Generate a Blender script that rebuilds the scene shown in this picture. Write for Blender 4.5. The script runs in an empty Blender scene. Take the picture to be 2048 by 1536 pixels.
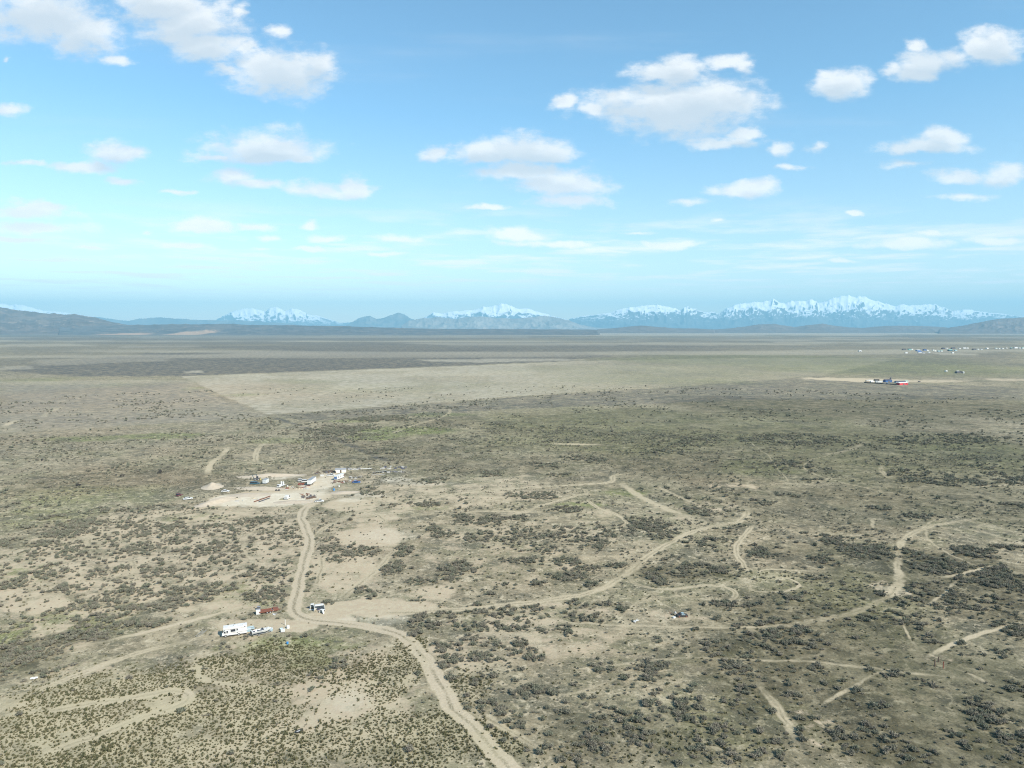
import bpy, bmesh, math, random
import numpy as np
random.seed(7)
R = math.radians
# ------------------------------------------------------------------ camera
F, CX, CY, HOR = 1420.0, 1024.0, 768.0, 657.0      # photo is 2048 x 1536
H = 100.0
P = math.atan((CY - HOR) / F)
cp, sp_ = math.cos(P), math.sin(P)
scene = bpy.context.scene
cam_d = bpy.data.cameras.new('camera')
cam_d.sensor_width = 36.0
cam_d.lens = 36.0 * F / 2048.0
cam_d.clip_start = 1.0
cam_d.clip_end = 250000.0
cam = bpy.data.objects.new('camera', cam_d)
cam.location = (0, 0, H)
cam.rotation_euler = (math.pi / 2 - P, 0, 0)
scene.collection.objects.link(cam)
scene.camera = cam


def ray(px, py):
    a = (px - CX) / F
    b = (CY - py) / F
    return a, cp + b * sp_, -sp_ + b * cp          # X, Y, Z of the ray


def uv(px, py):
    x, y, z = ray(px, py)
    return x / y, z / y


def g(px, py):                                      # photo pixel -> ground point
    x, y, z = ray(px, py)
    t = H / -z
    return (x * t, y * t)


def ppm(px, py):                                    # pixels per metre across / along the ground
    x, y = g(px, py)
    d = y * cp + H * sp_
    x2, y2 = g(px, py - 0.5)
    return F / d, 0.5 / (y2 - y)


# ------------------------------------------------------------------ sun and sky
SUN_EL = R(38)
SX, SY = 0.75, -0.66                                # horizontal direction towards the sun
sun_vec = (SX * math.cos(SUN_EL), SY * math.cos(SUN_EL), math.sin(SUN_EL))
sun_d = bpy.data.lights.new('sun', 'SUN')
sun_d.energy = 5.0
sun_d.angle = R(0.5)
sun_d.color = (1.0, 0.945, 0.85)
sun = bpy.data.objects.new('sun', sun_d)
import mathutils
sun.rotation_euler = mathutils.Vector(sun_vec).to_track_quat('Z', 'Y').to_euler()
sun.location = (0, 0, 5000)
scene.collection.objects.link(sun)
scene.view_settings.view_transform = 'Standard'
scene.view_settings.look = 'None'
scene.view_settings.gamma = 1.0
scene.view_settings.use_curve_mapping = False
scene.view_settings.exposure = 0.8
scene.cycles.volume_bounces = 0
scene.cycles.use_denoising = True
scene.cycles.denoising_input_passes = 'RGB_ALBEDO_NORMAL'
scene.cycles.denoising_prefilter = 'NONE'
scene.cycles.pixel_filter_type = 'BLACKMAN_HARRIS'
scene.cycles.filter_width = 1.15
scene.cycles.max_bounces = 4
scene.cycles.diffuse_bounces = 2
scene.cycles.transparent_max_bounces = 8
scene.render.film_transparent = False

world = bpy.data.worlds.new('World')
scene.world = world
world.use_nodes = True
WT = world.node_tree
WN, WL = WT.nodes, WT.links
WN.clear()


class NT:
    """small helper round a node tree"""
    def __init__(s, tree):
        s.t = tree

    def n(s, typ, **kw):
        nd = s.t.nodes.new(typ)
        for k, v in kw.items():
            setattr(nd, k, v)
        return nd

    def put(s, sock, v):
        if isinstance(v, bpy.types.NodeSocket):
            s.t.links.new(v, sock)
        elif v is not None:
            if sock.type == 'RGBA' and not isinstance(v, (int, float)) and len(v) == 3:
                v = (*v, 1)
            sock.default_value = v

    def math(s, op, a, b=None, c=None, clamp=False):
        m = s.n('ShaderNodeMath', operation=op, use_clamp=clamp)
        for i, v in enumerate((a, b, c)):
            if v is not None:
                s.put(m.inputs[i], v)
        return m.outputs[0]

    def vm(s, op, a, b=None, c=None, out=0):
        m = s.n('ShaderNodeVectorMath', operation=op)
        for i, v in enumerate((a, b, c)):
            if v is not None:
                s.put(m.inputs[i], v)
        return m.outputs[out]

    def ramp(s, v, lo, hi, a=0.0, b=1.0, smooth=True):
        m = s.n('ShaderNodeMapRange', interpolation_type='SMOOTHSTEP' if smooth else 'LINEAR')
        s.put(m.inputs[0], v)
        m.inputs[1].default_value, m.inputs[2].default_value = lo, hi
        m.inputs[3].default_value, m.inputs[4].default_value = a, b
        return m.outputs[0]

    def noise(s, vec, scale, detail=4, rough=0.55, dist=0.0, out=0):
        m = s.n('ShaderNodeTexNoise')
        s.put(m.inputs['Vector'], vec)
        m.inputs['Scale'].default_value = scale
        m.inputs['Detail'].default_value = detail
        m.inputs['Roughness'].default_value = rough
        m.inputs['Distortion'].default_value = dist
        return m.outputs[out]

    def mix(s, f, a, b, mode='MIX'):
        m = s.n('ShaderNodeMix', data_type='RGBA', blend_type=mode)
        s.put(m.inputs[0], f)
        s.put(m.inputs[6], a)
        s.put(m.inputs[7], b)
        return m.outputs[2]


W = NT(WT)
sky = W.n('ShaderNodeTexSky', sky_type='NISHITA', sun_disc=False)
sky.sun_elevation = SUN_EL
sky.sun_rotation = math.atan2(SX, SY)
sky.altitude = 1500
sky.air_density = 1.0
sky.dust_density = 0.6
sky.ozone_density = 1.0
tc = W.n('ShaderNodeTexCoord')
sep = W.n('ShaderNodeSeparateXYZ')
W.put(sep.inputs[0], tc.outputs['Generated'])
dy = W.math('MAXIMUM', sep.outputs[1], 0.05)
U = W.math('DIVIDE', sep.outputs[0], dy)
V = W.math('DIVIDE', sep.outputs[2], dy)
comb = W.n('ShaderNodeCombineXYZ')
W.put(comb.inputs[0], U); W.put(comb.inputs[1], V); W.put(comb.inputs[2], V)
flat = W.n('ShaderNodeCombineXYZ')
W.put(flat.inputs[0], U); W.put(flat.inputs[1], W.math('MULTIPLY', V, 1.9))
# wind-torn edges: the coordinates are warped before the cloud shapes are looked up
wn = W.noise(flat.outputs[0], 9.0, 5, 0.6, out=1)
wv = W.vm('MULTIPLY', W.vm('SUBTRACT', wn, (0.5, 0.5, 0.5)), (0.09, 0.032, 0.0))
sepw = W.n('ShaderNodeSeparateXYZ'); W.put(sepw.inputs[0], wv)
wv2 = W.n('ShaderNodeCombineXYZ')
W.put(wv2.inputs[0], sepw.outputs[0]); W.put(wv2.inputs[1], sepw.outputs[1]); W.put(wv2.inputs[2], sepw.outputs[1])
Q = W.vm('ADD', comb.outputs[0], wv2.outputs[0])
CLOUDS = [  # photo position, half width, rise above, drop below, strength
 (90,30,130,60,55,1),(175,70,70,45,45,1),(225,122,36,13,13,.75),(10,120,16,10,10,.7),
 (310,5,100,40,40,1),(375,50,110,45,42,1),(420,95,80,45,42,.9),(490,100,38,22,15,.7),(450,138,40,14,14,.75),
 (575,148,105,50,48,1),(640,132,45,28,25,1),(560,65,38,20,20,.66),(490,25,30,20,20,.62),(5,225,50,15,13,.95),
 (235,303,70,28,22,.82),(250,300,45,18,20,.9),(165,330,90,14,16,.75),(45,325,100,7,9,.6),(250,358,50,10,10,.6),
 (525,308,112,44,17,1.1),(540,292,65,26,20,1.1),(600,318,35,10,8,1),(425,312,35,8,8,.8),(460,352,55,20,24,.78),(510,368,70,14,16,.75),
 (640,378,100,20,14,.9),(712,376,44,24,16,1.05),(370,380,44,8,8,.55),
 (55,425,92,26,16,.95),(100,412,48,14,14,.85),(60,455,130,16,16,.8),(10,480,170,8,10,.6),
 (405,455,62,20,12,1),(510,450,60,9,9,.8),(540,472,40,8,8,.7),(362,493,66,10,8,.95),(190,493,48,7,6,.9),(290,463,30,7,7,.7),
 (620,448,27,13,9,.85),(662,474,42,11,9,.75),(790,475,75,13,10,.78),(640,497,45,8,7,.8),(520,495,40,6,6,.7),(770,508,70,8,7,.7),
 (870,304,40,20,16,1),(1000,312,112,34,18,1),(1075,314,88,40,20,1.05),(960,302,48,24,20,.9),(1050,348,120,22,18,.85),
 (1130,372,102,32,18,1.05),(1150,398,92,14,16,.85),(965,409,54,11,9,.75),
 (1330,150,82,26,18,1.05),(1362,134,48,22,20,1.1),(1350,215,160,42,48,1.1),(1410,205,100,42,45,1.15),(1240,198,52,28,22,.8),
 (1130,206,40,14,12,.85),(1190,222,42,15,14,.75),(1460,121,58,17,16,.8),(1490,130,24,14,16,.8),
 (1455,284,76,14,12,1),(1502,270,42,18,12,1),(1690,168,56,30,30,1.05),(1650,150,34,14,14,.75),
 (1850,128,64,28,26,1),(1905,115,58,22,22,.95),(1990,96,50,34,30,1.05),(1830,95,28,22,20,.75),(1790,142,38,16,14,.85),(1832,150,46,18,16,.95),
 (1845,298,92,24,12,1),(1882,280,50,24,16,1),(1815,330,54,14,14,.65),(1915,356,86,18,14,.85),(1997,356,50,24,16,1),(1920,395,110,10,12,.55),
 (1475,382,78,18,12,.9),(1505,370,44,18,12,.95),(1372,404,50,13,12,.62),(1572,296,34,22,26,.58),(1640,296,30,24,24,.55),(1590,340,60,12,12,.52),
 (1040,474,82,20,12,.9),(1100,488,150,10,10,.7),(1340,487,86,13,10,.85),(1280,462,44,8,6,.75),(1702,422,30,9,8,.8),
 (1790,482,200,20,14,.66),(1860,464,60,10,8,.7),(2000,478,80,14,12,.72),(1692,518,40,7,6,.75),(1430,442,30,9,7,.66),(1220,500,120,8,8,.6)]
field = None
upper = None
Q2 = W.vm('ADD', Q, (0.004, 0.017, 0.017))
for (cx, cy, rx, rt, rb, st) in CLOUDS:
    u0, v0 = uv(cx, cy)
    a, b1, b2 = rx * 1.0 / F, rt * 1.0 / F, rb * 1.0 / F
    q = W.vm('MULTIPLY_ADD', Q, (1 / a, 1 / b1, -1 / b2), (-u0 / a, -v0 / b1, v0 / b2))
    q = W.vm('MAXIMUM', q, (-1e4, 0, 0))
    d = W.vm('LENGTH', q, out=1)
    e = W.math('SUBTRACT', st, d)
    if field is None:
        field = e
    else:
        field = W.math('SMOOTH_MAX', field, e, 0.12)
    if rx * rt > 700:                                # undersides: is there cloud above this point?
        q = W.vm('MULTIPLY_ADD', Q2, (1 / a, 1 / b1, -1 / b2), (-u0 / a, -v0 / b1, v0 / b2))
        q = W.vm('MAXIMUM', q, (-1e4, 0, 0))
        e2 = W.math('SUBTRACT', st, W.vm('LENGTH', q, out=1))
        upper = e2 if upper is None else W.math('SMOOTH_MAX', upper, e2, 0.12)
n1 = W.noise(flat.outputs[0], 15.0, 9, 0.66)
up = W.vm('ADD', flat.outputs[0], (0.010, 0.016, 0.0))
n2 = W.noise(up, 16.0, 5, 0.6)
n0 = W.noise(flat.outputs[0], 5.0, 3, 0.5)
fld = W.math('ADD', field, W.math('MULTIPLY_ADD', n1, 1.9, -0.93))
nE = W.noise(flat.outputs[0], 42.0, 5, 0.6)
fld = W.math('ADD', fld, W.math('MULTIPLY_ADD', n0, 0.5, -0.25))
fld = W.math('ADD', fld, W.math('MULTIPLY_ADD', nE, 0.7, -0.35))
alpha = W.ramp(fld, -0.26, 0.60)
# thin streaks of cloud low over the horizon
strv = W.n('ShaderNodeCombineXYZ'); W.put(strv.inputs[0], U); W.put(strv.inputs[1], W.math('MULTIPLY', V, 9.0))
vs_ = W.math('MAXIMUM', V, 0.02)
pl_ = W.n('ShaderNodeCombineXYZ'); W.put(pl_.inputs[0], W.math('DIVIDE', U, vs_)); W.put(pl_.inputs[1], W.math('DIVIDE', 1.0, vs_))
s1 = W.noise(pl_.outputs[0], 0.62, 8, 0.60)
s2 = W.ramp(s1, 0.45, 0.66)
s3 = W.math('MULTIPLY', W.ramp(V, 0.03, 0.075), W.ramp(V, 0.19, 0.12))
streak = W.math('MULTIPLY', W.math('MULTIPLY', s2, s3), 0.85)
# very thin veil higher up
veil = W.math('MULTIPLY', W.ramp(W.noise(strv.outputs[0], 1.1, 6, 0.6), 0.5, 0.8), W.ramp(V, 0.12, 0.2, 0, 0.28))
tot = W.math('MAXIMUM', W.math('MAXIMUM', alpha, streak), veil)
front = W.ramp(sep.outputs[1], 0.06, 0.2)
tot = W.math('MULTIPLY', tot, front)
tot = W.math('MULTIPLY', tot, 0.93)
shade = W.ramp(W.math('SUBTRACT', n1, n2), -0.10, 0.10)
thick = W.ramp(fld, 0.2, 1.5)
under = W.ramp(W.math('ADD', upper, W.math('MULTIPLY_ADD', n1, 1.2, -.6)), -0.1, 0.75, 1.0, 0.12)
sh2 = W.math('MULTIPLY', W.math('MULTIPLY_ADD', shade, 0.4, 0.6), under, clamp=True)
ccol = W.mix(sh2, (4.1, 4.45, 4.85), (6.3, 6.25, 6.2))
skyc = W.mix(1.0, sky.outputs[0], (.98, 1.27, 1.24), 'MULTIPLY')
# warm the clear-air gradient towards the pale cyan of the photographed horizon
hz = W.ramp(sep.outputs[2], 0.0, 0.28, 0.0, 1.0, smooth=False)
tint = W.mix(hz, (1.6, 1.03, .86), (1.0, 1.0, 1.0))
skyc = W.mix(1.0, skyc, tint, 'MULTIPLY')
ccol = W.mix(W.ramp(V, .24, .05), ccol, (9.6, 8.7, 8.2))
outc = W.mix(tot, skyc, ccol)
bg = W.n('ShaderNodeBackground')
W.put(bg.inputs[0], outc)
bg.inputs[1].default_value = 0.10
wo = W.n('ShaderNodeOutputWorld')
WL.new(bg.outputs[0], wo.inputs[0])
world.cycles.sampling_method = 'MANUAL'
world.cycles.sample_map_resolution = 512


# ------------------------------------------------------------------ helpers
def tag(o, label=None, cat=None, group=None, kind=None):
    if label: o['label'] = label
    if cat: o['category'] = cat
    if group: o['group'] = group
    if kind: o['kind'] = kind
    return o


def mesh_np(name, verts, faces, mat=None, smooth=False):
    me = bpy.data.meshes.new(name)
    nv, nf, k = len(verts), len(faces), faces.shape[1]
    me.vertices.add(nv); me.loops.add(nf * k); me.polygons.add(nf)
    me.vertices.foreach_set('co', np.asarray(verts, np.float32).ravel())
    me.loops.foreach_set('vertex_index', np.asarray(faces, np.int32).ravel())
    me.polygons.foreach_set('loop_start', np.arange(0, nf * k, k, dtype=np.int32))
    me.polygons.foreach_set('loop_total', np.full(nf, k, np.int32))
    if smooth:
        me.polygons.foreach_set('use_smooth', np.ones(nf, bool))
    me.update(calc_edges=True)
    me.validate()
    if mat: me.materials.append(mat)
    return me


def link(name, me, parent=None):
    o = bpy.data.objects.new(name, me)
    scene.collection.objects.link(o)
    if parent: o.parent = parent
    return o


def hsh(ix, iy, seed):
    h = (ix.astype(np.int64) * 374761393 + iy.astype(np.int64) * 668265263 + seed * 1442695041) & 0xFFFFFFFF
    h = ((h ^ (h >> 13)) * 1274126177) & 0xFFFFFFFF
    h = h ^ (h >> 16)
    return (h & 0xFFFFFF) / float(0xFFFFFF)


def vnoise(x, y, seed=0):
    xi, yi = np.floor(x), np.floor(y)
    fx, fy = x - xi, y - yi
    fx = fx * fx * (3 - 2 * fx); fy = fy * fy * (3 - 2 * fy)
    a = hsh(xi, yi, seed); b = hsh(xi + 1, yi, seed)
    c = hsh(xi, yi + 1, seed); d = hsh(xi + 1, yi + 1, seed)
    return (a * (1 - fx) + b * fx) * (1 - fy) + (c * (1 - fx) + d * fx) * fy


def fbm(x, y, seed=0, oc=4, gain=0.5):
    s, a, t = 0.0, 1.0, 0.0
    for i in range(oc):
        s = s + a * vnoise(x * 2 ** i + 17.3 * i, y * 2 ** i - 9.1 * i, seed + i)
        t += a; a *= gain
    return s / t


def sstep(x, lo, hi):
    t = np.clip((x - lo) / (hi - lo), 0, 1)
    return t * t * (3 - 2 * t)


# ------------------------------------------------------------------ where things lie on the ground (photo pixel -> metres)
# dirt roads and tracks: points, width in metres, strength, softness, ruts
TRACKS = [
 ([(1045,1570),(1020,1536),(985,1500),(945,1455),(912,1420),(890,1385),(868,1345),(845,1310),(820,1285),(790,1266),(740,1253),(690,1248),(640,1243),(608,1236),(590,1222),(592,1195),(600,1160),(612,1115),(620,1085),(612,1060),(603,1035),(612,1015),(635,1000)],4.60,1.00,1.00,1),
 ([(620,1085),(645,1060),(680,1040),(715,1026),(750,1028),(770,1042),(778,1055)],3.12,0.70,1.50,1),
 ([(632,1095),(642,1125),(636,1160),(625,1195)],2.73,0.62,1.50,1),
 ([(800,1085),(772,1122),(730,1160),(690,1192),(660,1220)],2.73,0.66,1.50,1),
 ([(700,1230),(780,1226),(870,1222),(1000,1212),(1100,1200),(1180,1185),(1230,1162),(1258,1143),(1300,1110),(1350,1080),(1385,1064),(1430,1052),(1480,1042),(1494,1022),(1493,1005)],3.28,0.66,1.80,1),
 ([(1258,1145),(1268,1165),(1300,1176),(1350,1178),(1420,1170),(1460,1178),(1470,1190),(1452,1204),(1420,1208)],2.03,0.70,0.84,1),
 ([(1240,1205),(1320,1198),(1400,1182),(1440,1172),(1500,1158)],2.03,0.48,1.20,1),
 ([(1500,1160),(1490,1130),(1472,1105),(1480,1080),(1505,1055),(1530,1042)],2.34,0.66,0.90,1),
 ([(1500,1160),(1500,1178),(1520,1184),(1560,1184),(1590,1176),(1597,1168),(1580,1158),(1555,1154),(1525,1151),(1516,1145),(1535,1139),(1600,1141),(1680,1142)],1.40,0.62,0.60,0),
 ([(2010,1030),(1960,1036),(1900,1045),(1850,1056),(1820,1070),(1800,1090),(1797,1130),(1800,1160),(1782,1188),(1740,1214),(1690,1230),(1640,1240),(1560,1252),(1500,1262),(1400,1268)],2.81,0.55,1.80,1),
 ([(1800,1165),(1770,1200),(1745,1212)],7.02,0.48,3.00,0),
 ([(2060,1242),(1990,1260),(1930,1280),(1880,1300),(1850,1316),(1838,1328)],1.72,0.70,0.60,0),
 ([(1838,1328),(1790,1340),(1740,1350),(1690,1385),(1640,1412),(1600,1430)],1.17,0.53,0.60,0),
 ([(1508,1338),(1520,1370),(1545,1400),(1565,1430),(1590,1470),(1612,1540)],2.18,0.53,1.20,1),
 ([(1790,1222),(1810,1255),(1825,1282),(1848,1316)],0.94,0.53,0.54,0),
 ([(1829,1152),(1880,1155),(1920,1148),(1960,1140),(1990,1132),(2050,1135)],1.87,0.62,0.90,0),
 ([(1920,1150),(1905,1170),(1870,1200),(1830,1222)],1.17,0.48,0.60,0),
 ([(1902,1119),(1950,1122),(1997,1114)],2.50,0.53,1.20,1),
 ([(1900,1045),(1922,1048),(1939,1059),(1985,1068),(2048,1090)],1.40,0.48,0.90,0),
 ([(1994,1042),(1962,1050),(1955,1058),(1980,1070)],1.72,0.53,0.72,0),
 ([(1850,1318),(1930,1345),(1990,1375),(2048,1400)],1.09,0.44,0.60,0),
 ([(640,1020),(750,1010),(830,1003),(900,990),(990,980),(1100,973),(1180,968),(1222,964),(1228,952),(1255,948),(1290,952)],3.90,0.66,2.40,1),
 ([(700,985),(760,998),(860,985),(960,968),(1060,966),(1140,963)],3.12,0.40,2.40,1),
 ([(960,1034),(1030,1028),(1080,1012),(1120,1001),(1150,992),(1172,987),(1168,979),(1120,975)],2.65,0.70,1.50,1),
 ([(860,1032),(950,1023),(1060,1024),(1100,1030),(1170,1036)],3.12,0.44,2.40,1),
 ([(1185,990),(1178,1000),(1196,1015),(1235,1030),(1252,1045),(1235,1055),(1190,1056)],2.18,0.62,1.20,1),
 ([(1185,990),(1210,986),(1240,992),(1262,1002)],2.18,0.62,1.20,1),
 ([(1232,955),(1245,968),(1268,985),(1300,1004),(1340,1020),(1385,1035),(1440,1046)],4.68,0.57,3.00,0),
 ([(1250,968),(1300,968),(1340,985),(1400,1010),(1460,1020)],2.34,0.44,1.80,1),
 ([(-20,1412),(60,1385),(130,1360),(200,1332),(280,1303),(330,1291),(400,1276),(445,1270)],2.33,0.86,0.72,1),
 ([(-20,1440),(80,1425),(180,1408),(290,1392),(345,1382),(376,1386),(376,1400),(340,1416),(250,1446),(180,1476),(100,1502),(-20,1545)],3.23,0.86,1.08,1),
 ([(140,1300),(230,1278),(300,1262),(370,1244),(440,1226),(490,1212),(530,1200)],2.06,0.86,0.90,0),
 ([(100,1310),(200,1285),(290,1270),(340,1262)],1.56,0.35,1.20,0),
 ([(385,1262),(350,1262),(345,1274),(372,1284),(430,1284),(480,1278)],2.50,0.66,1.20,1),
 ([(420,1288),(396,1312),(392,1335),(405,1356),(440,1368),(520,1372),(560,1376)],1.87,0.62,0.90,0),
 ([(430,1536),(500,1500),(580,1460),(640,1430),(690,1400)],3.12,0.53,2.40,1),
 ([(20,1235),(42,1222),(60,1196),(110,1190),(150,1180)],3.90,0.70,2.40,1),
 ([(60,1250),(80,1280),(120,1300)],3.12,0.53,1.80,1),
 ([(185,1055),(182,1080),(190,1110)],3.51,0.62,2.10,1),
 ([(240,1105),(270,1135),(262,1160)],2.73,0.53,1.80,1),
 ([(0,1048),(60,1043),(130,1040),(220,1038)],1.87,0.53,1.20,0),
 ([(350,1040),(400,1032),(500,1028)],2.73,0.53,1.80,1),
 ([(456,888),(452,902),(436,916),(420,932),(415,955)],4.29,0.66,1.80,0),
 ([(545,882),(524,890),(514,902),(511,918),(518,930)],3.90,0.62,1.80,1),
 ([(0,858),(14,850),(40,838)],7.02,0.79,3.60,0),
 ([(85,840),(95,826),(130,812)],6.24,0.44,3.60,0),
 ([(770,872),(830,850),(880,836),(900,824),(893,815)],3.90,0.44,2.40,1),
 ([(1065,884),(1120,888),(1180,889),(1240,892)],7.02,0.70,3.60,0),
 ([(930,1390),(980,1388),(1040,1368),(1095,1342),(1140,1325)],2.50,0.53,1.50,1),
 ([(905,1395),(960,1430),(1030,1470),(1080,1500),(1145,1536)],2.65,0.62,1.80,1),
 ([(1020,1225),(1080,1228),(1110,1240),(1060,1248)],3.12,0.53,1.80,1),
 ([(900,1270),(960,1264),(1050,1270),(1130,1270),(1180,1258)],2.73,0.48,1.50,1),
 ([(870,1312),(930,1308),(1000,1296),(1060,1290)],2.34,0.53,1.20,1),
 ([(900,1345),(960,1335),(1020,1322),(1090,1308)],2.34,0.48,1.20,1),
 ([(820,1205),(880,1180),(910,1160),(930,1120)],1.40,0.40,0.90,0),
 ([(900,1200),(960,1184),(1020,1170)],1.95,0.44,1.20,0),
 ([(1640,1415),(1590,1432),(1580,1470)],1.95,0.26,1.20,0),
 ([(1690,1290),(1650,1298),(1640,1310),(1560,1318)],1.40,0.44,0.90,0),
 ([(1300,1430),(1310,1405),(1340,1385),(1350,1350)],1.72,0.40,1.20,0),
 ([(1720,1025),(1745,1040),(1745,1058),(1770,1075)],1.56,0.44,1.20,0),
 ([(1560,985),(1500,975),(1500,962),(1530,955)],1.95,0.35,1.50,0),
 ([(1795,966),(1770,950),(1760,935),(1775,925)],3.12,0.44,2.40,1),
 ([(1900,975),(1990,972),(2048,965)],1.95,0.53,1.20,0),
 ([(1560,910),(1680,905),(1740,880)],4.68,0.31,3.60,0),
]

# faint wheel tracks of many past drives, wandering between the named ones
_rt = random.Random(12)
for _ in range(9):
    _x, _y = _rt.uniform(620, 2040), _rt.uniform(950, 1500)
    (_gx, _gy), _a = g(_x, _y), _rt.uniform(0, 6.28)
    _k, _pts = _rt.uniform(-.35, .35), []
    _step = 9 + (_gy - 150) * .05
    for _i in range(_rt.randint(6, 13)):
        _d = _gy * cp + H * sp_
        _pts.append((CX + F * _gx / _d, CY - F * (-H * cp + _gy * sp_) / _d))
        _a += _k + _rt.uniform(-.15, .15); _gx += _step * math.cos(_a); _gy += _step * math.sin(_a)
        if _gy < 140: break
    if len(_pts) > 3: TRACKS.append((_pts, _rt.uniform(.9, 1.6), _rt.uniform(.30, .42), .9, 0))
# thin dark ditch that carries on from the corner of the cleared field
DITCH = [([(535,830),(600,852),(650,868),(700,890),(750,912),(800,930)], 6.0, .6, 3.0)]
# bare sandy patches: px ellipse, strength
BARE = [(740,1075,85,24,.9),(745,1215,130,24,.9),(660,1235,70,16,.9),(690,1150,75,48,.62),(600,1180,40,60,.35),(690,1395,95,60,.72),(560,1440,70,70,.35),
 (545,996,115,16,1),(640,968,42,24,.9),(455,1004,34,12,1),(560,985,70,12,.8),(630,1000,24,14,.9),(700,1010,60,14,.7),(760,1030,70,30,.5),(800,1010,80,12,.4),(500,1255,120,20,.6),(600,1252,60,12,.8),
 (1700,759,95,5,.95),(1830,762,120,4,.6),(2030,760,60,4,.6),(850,1190,70,20,.6),(90,1205,60,22,.7),(110,1250,60,30,.5),(40,1215,40,14,.6),(300,1130,480,120,.5),(560,1180,200,110,.45),(1000,1100,300,90,.3),(1050,1280,240,70,.42),(200,1400,320,110,.38),(650,1420,260,120,.5),(900,990,300,40,.45),(450,1110,160,60,.25),(730,955,30,14,.4),
 (1480,970,60,12,.4),(1420,1020,80,20,.35),(1340,1030,80,20,.3),(1350,1232,60,14,.45),(1620,1450,60,50,.35),(1780,1180,35,22,.4),(1900,1320,50,14,.35),(1180,1030,80,14,.35),(500,790,300,25,.25),(1240,1250,110,26,.25),(1100,960,220,30,.2),(560,1340,60,10,.3),(1150,1220,120,20,.4)]
GREEN = [(15,1142,50,12,1),(830,862,130,9,1),(765,872,60,8,.9),(880,829,70,4,.9),(310,872,90,6,.8),(170,878,80,6,.8),(700,842,50,4,.8),(560,882,80,6,.6),(490,790,36,4,1),(385,777,22,3,.8),(1440,1245,80,30,.0),
 (400,1036,70,8,.7),(20,1270,30,30,.8),(160,1245,90,22,.7),(500,1180,60,14,.6),(450,1185,60,20,.4),(580,1290,130,18,.75),(640,1310,60,30,.7),(1250,985,50,8,.7),(860,1015,50,5,.7),(1150,1010,60,6,.7),(520,1208,30,8,.8),(1060,1030,0.1,0.1,0),
 (1700,900,420,80,.3),(1980,910,150,40,.5),(1750,735,450,26,.7),(1300,760,200,10,.4),(1500,935,100,15,.5),(1250,860,300,40,.35),(180,990,200,22,.4),(60,1150,60,20,.5),(900,780,0.1,.1,0),(1700,1190,150,50,.3),(1500,1440,160,60,.25),(1850,730,350,22,.5),(1300,745,250,15,.3),(620,763,110,6,.5),(780,770,60,3,.4),(250,770,70,5,.4),(60,760,90,6,.4),(850,775,260,12,.25),(80,1030,120,25,.4)]
SALT = [(545,998,110,13,1),(600,992,60,14,.9),(645,970,34,22,.7),(436,1002,18,12,1),(425,972,14,6,.9),(500,1008,90,6,.9),(540,955,60,4,.7),(700,1000,30,5,.6),(735,990,40,5,.6),(790,960,30,6,.6),(850,967,60,4,.5),(770,1072,60,14,.3),(700,1400,40,30,.3),(1780,1182,24,12,.25),(750,1240,90,10,.35)]
OLIVE = [(250,960,260,30,.35),(1950,1420,300,160,.7),(1750,1350,420,150,.85),(1950,1180,220,90,.8),(1750,1180,200,60,.6),(1400,1480,350,80,.6),(1900,1500,300,90,1),(1500,900,700,60,.7),(1750,820,500,30,.8),(1900,1000,260,60,.7),(1200,840,400,24,.6),(1600,1020,260,50,.5),(1380,1145,120,18,.8),(1650,1110,120,26,.6),(900,1480,180,60,.2),(60,1310,120,50,.5),(850,900,250,24,.5),(1000,930,220,20,.5),(1300,960,200,30,.4)]
BROWN = [(150,820,420,60,1),(250,960,240,30,.9),(500,900,200,16,.4),(1350,930,120,20,.4),(1500,1090,150,40,.4),(1250,1330,200,80,.3),(600,960,120,30,.4),(1450,965,110,14,.6),(1000,1150,180,60,.35),(730,1090,160,60,.3),(1750,1080,200,60,.25),(620,1350,160,50,.35)]
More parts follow.
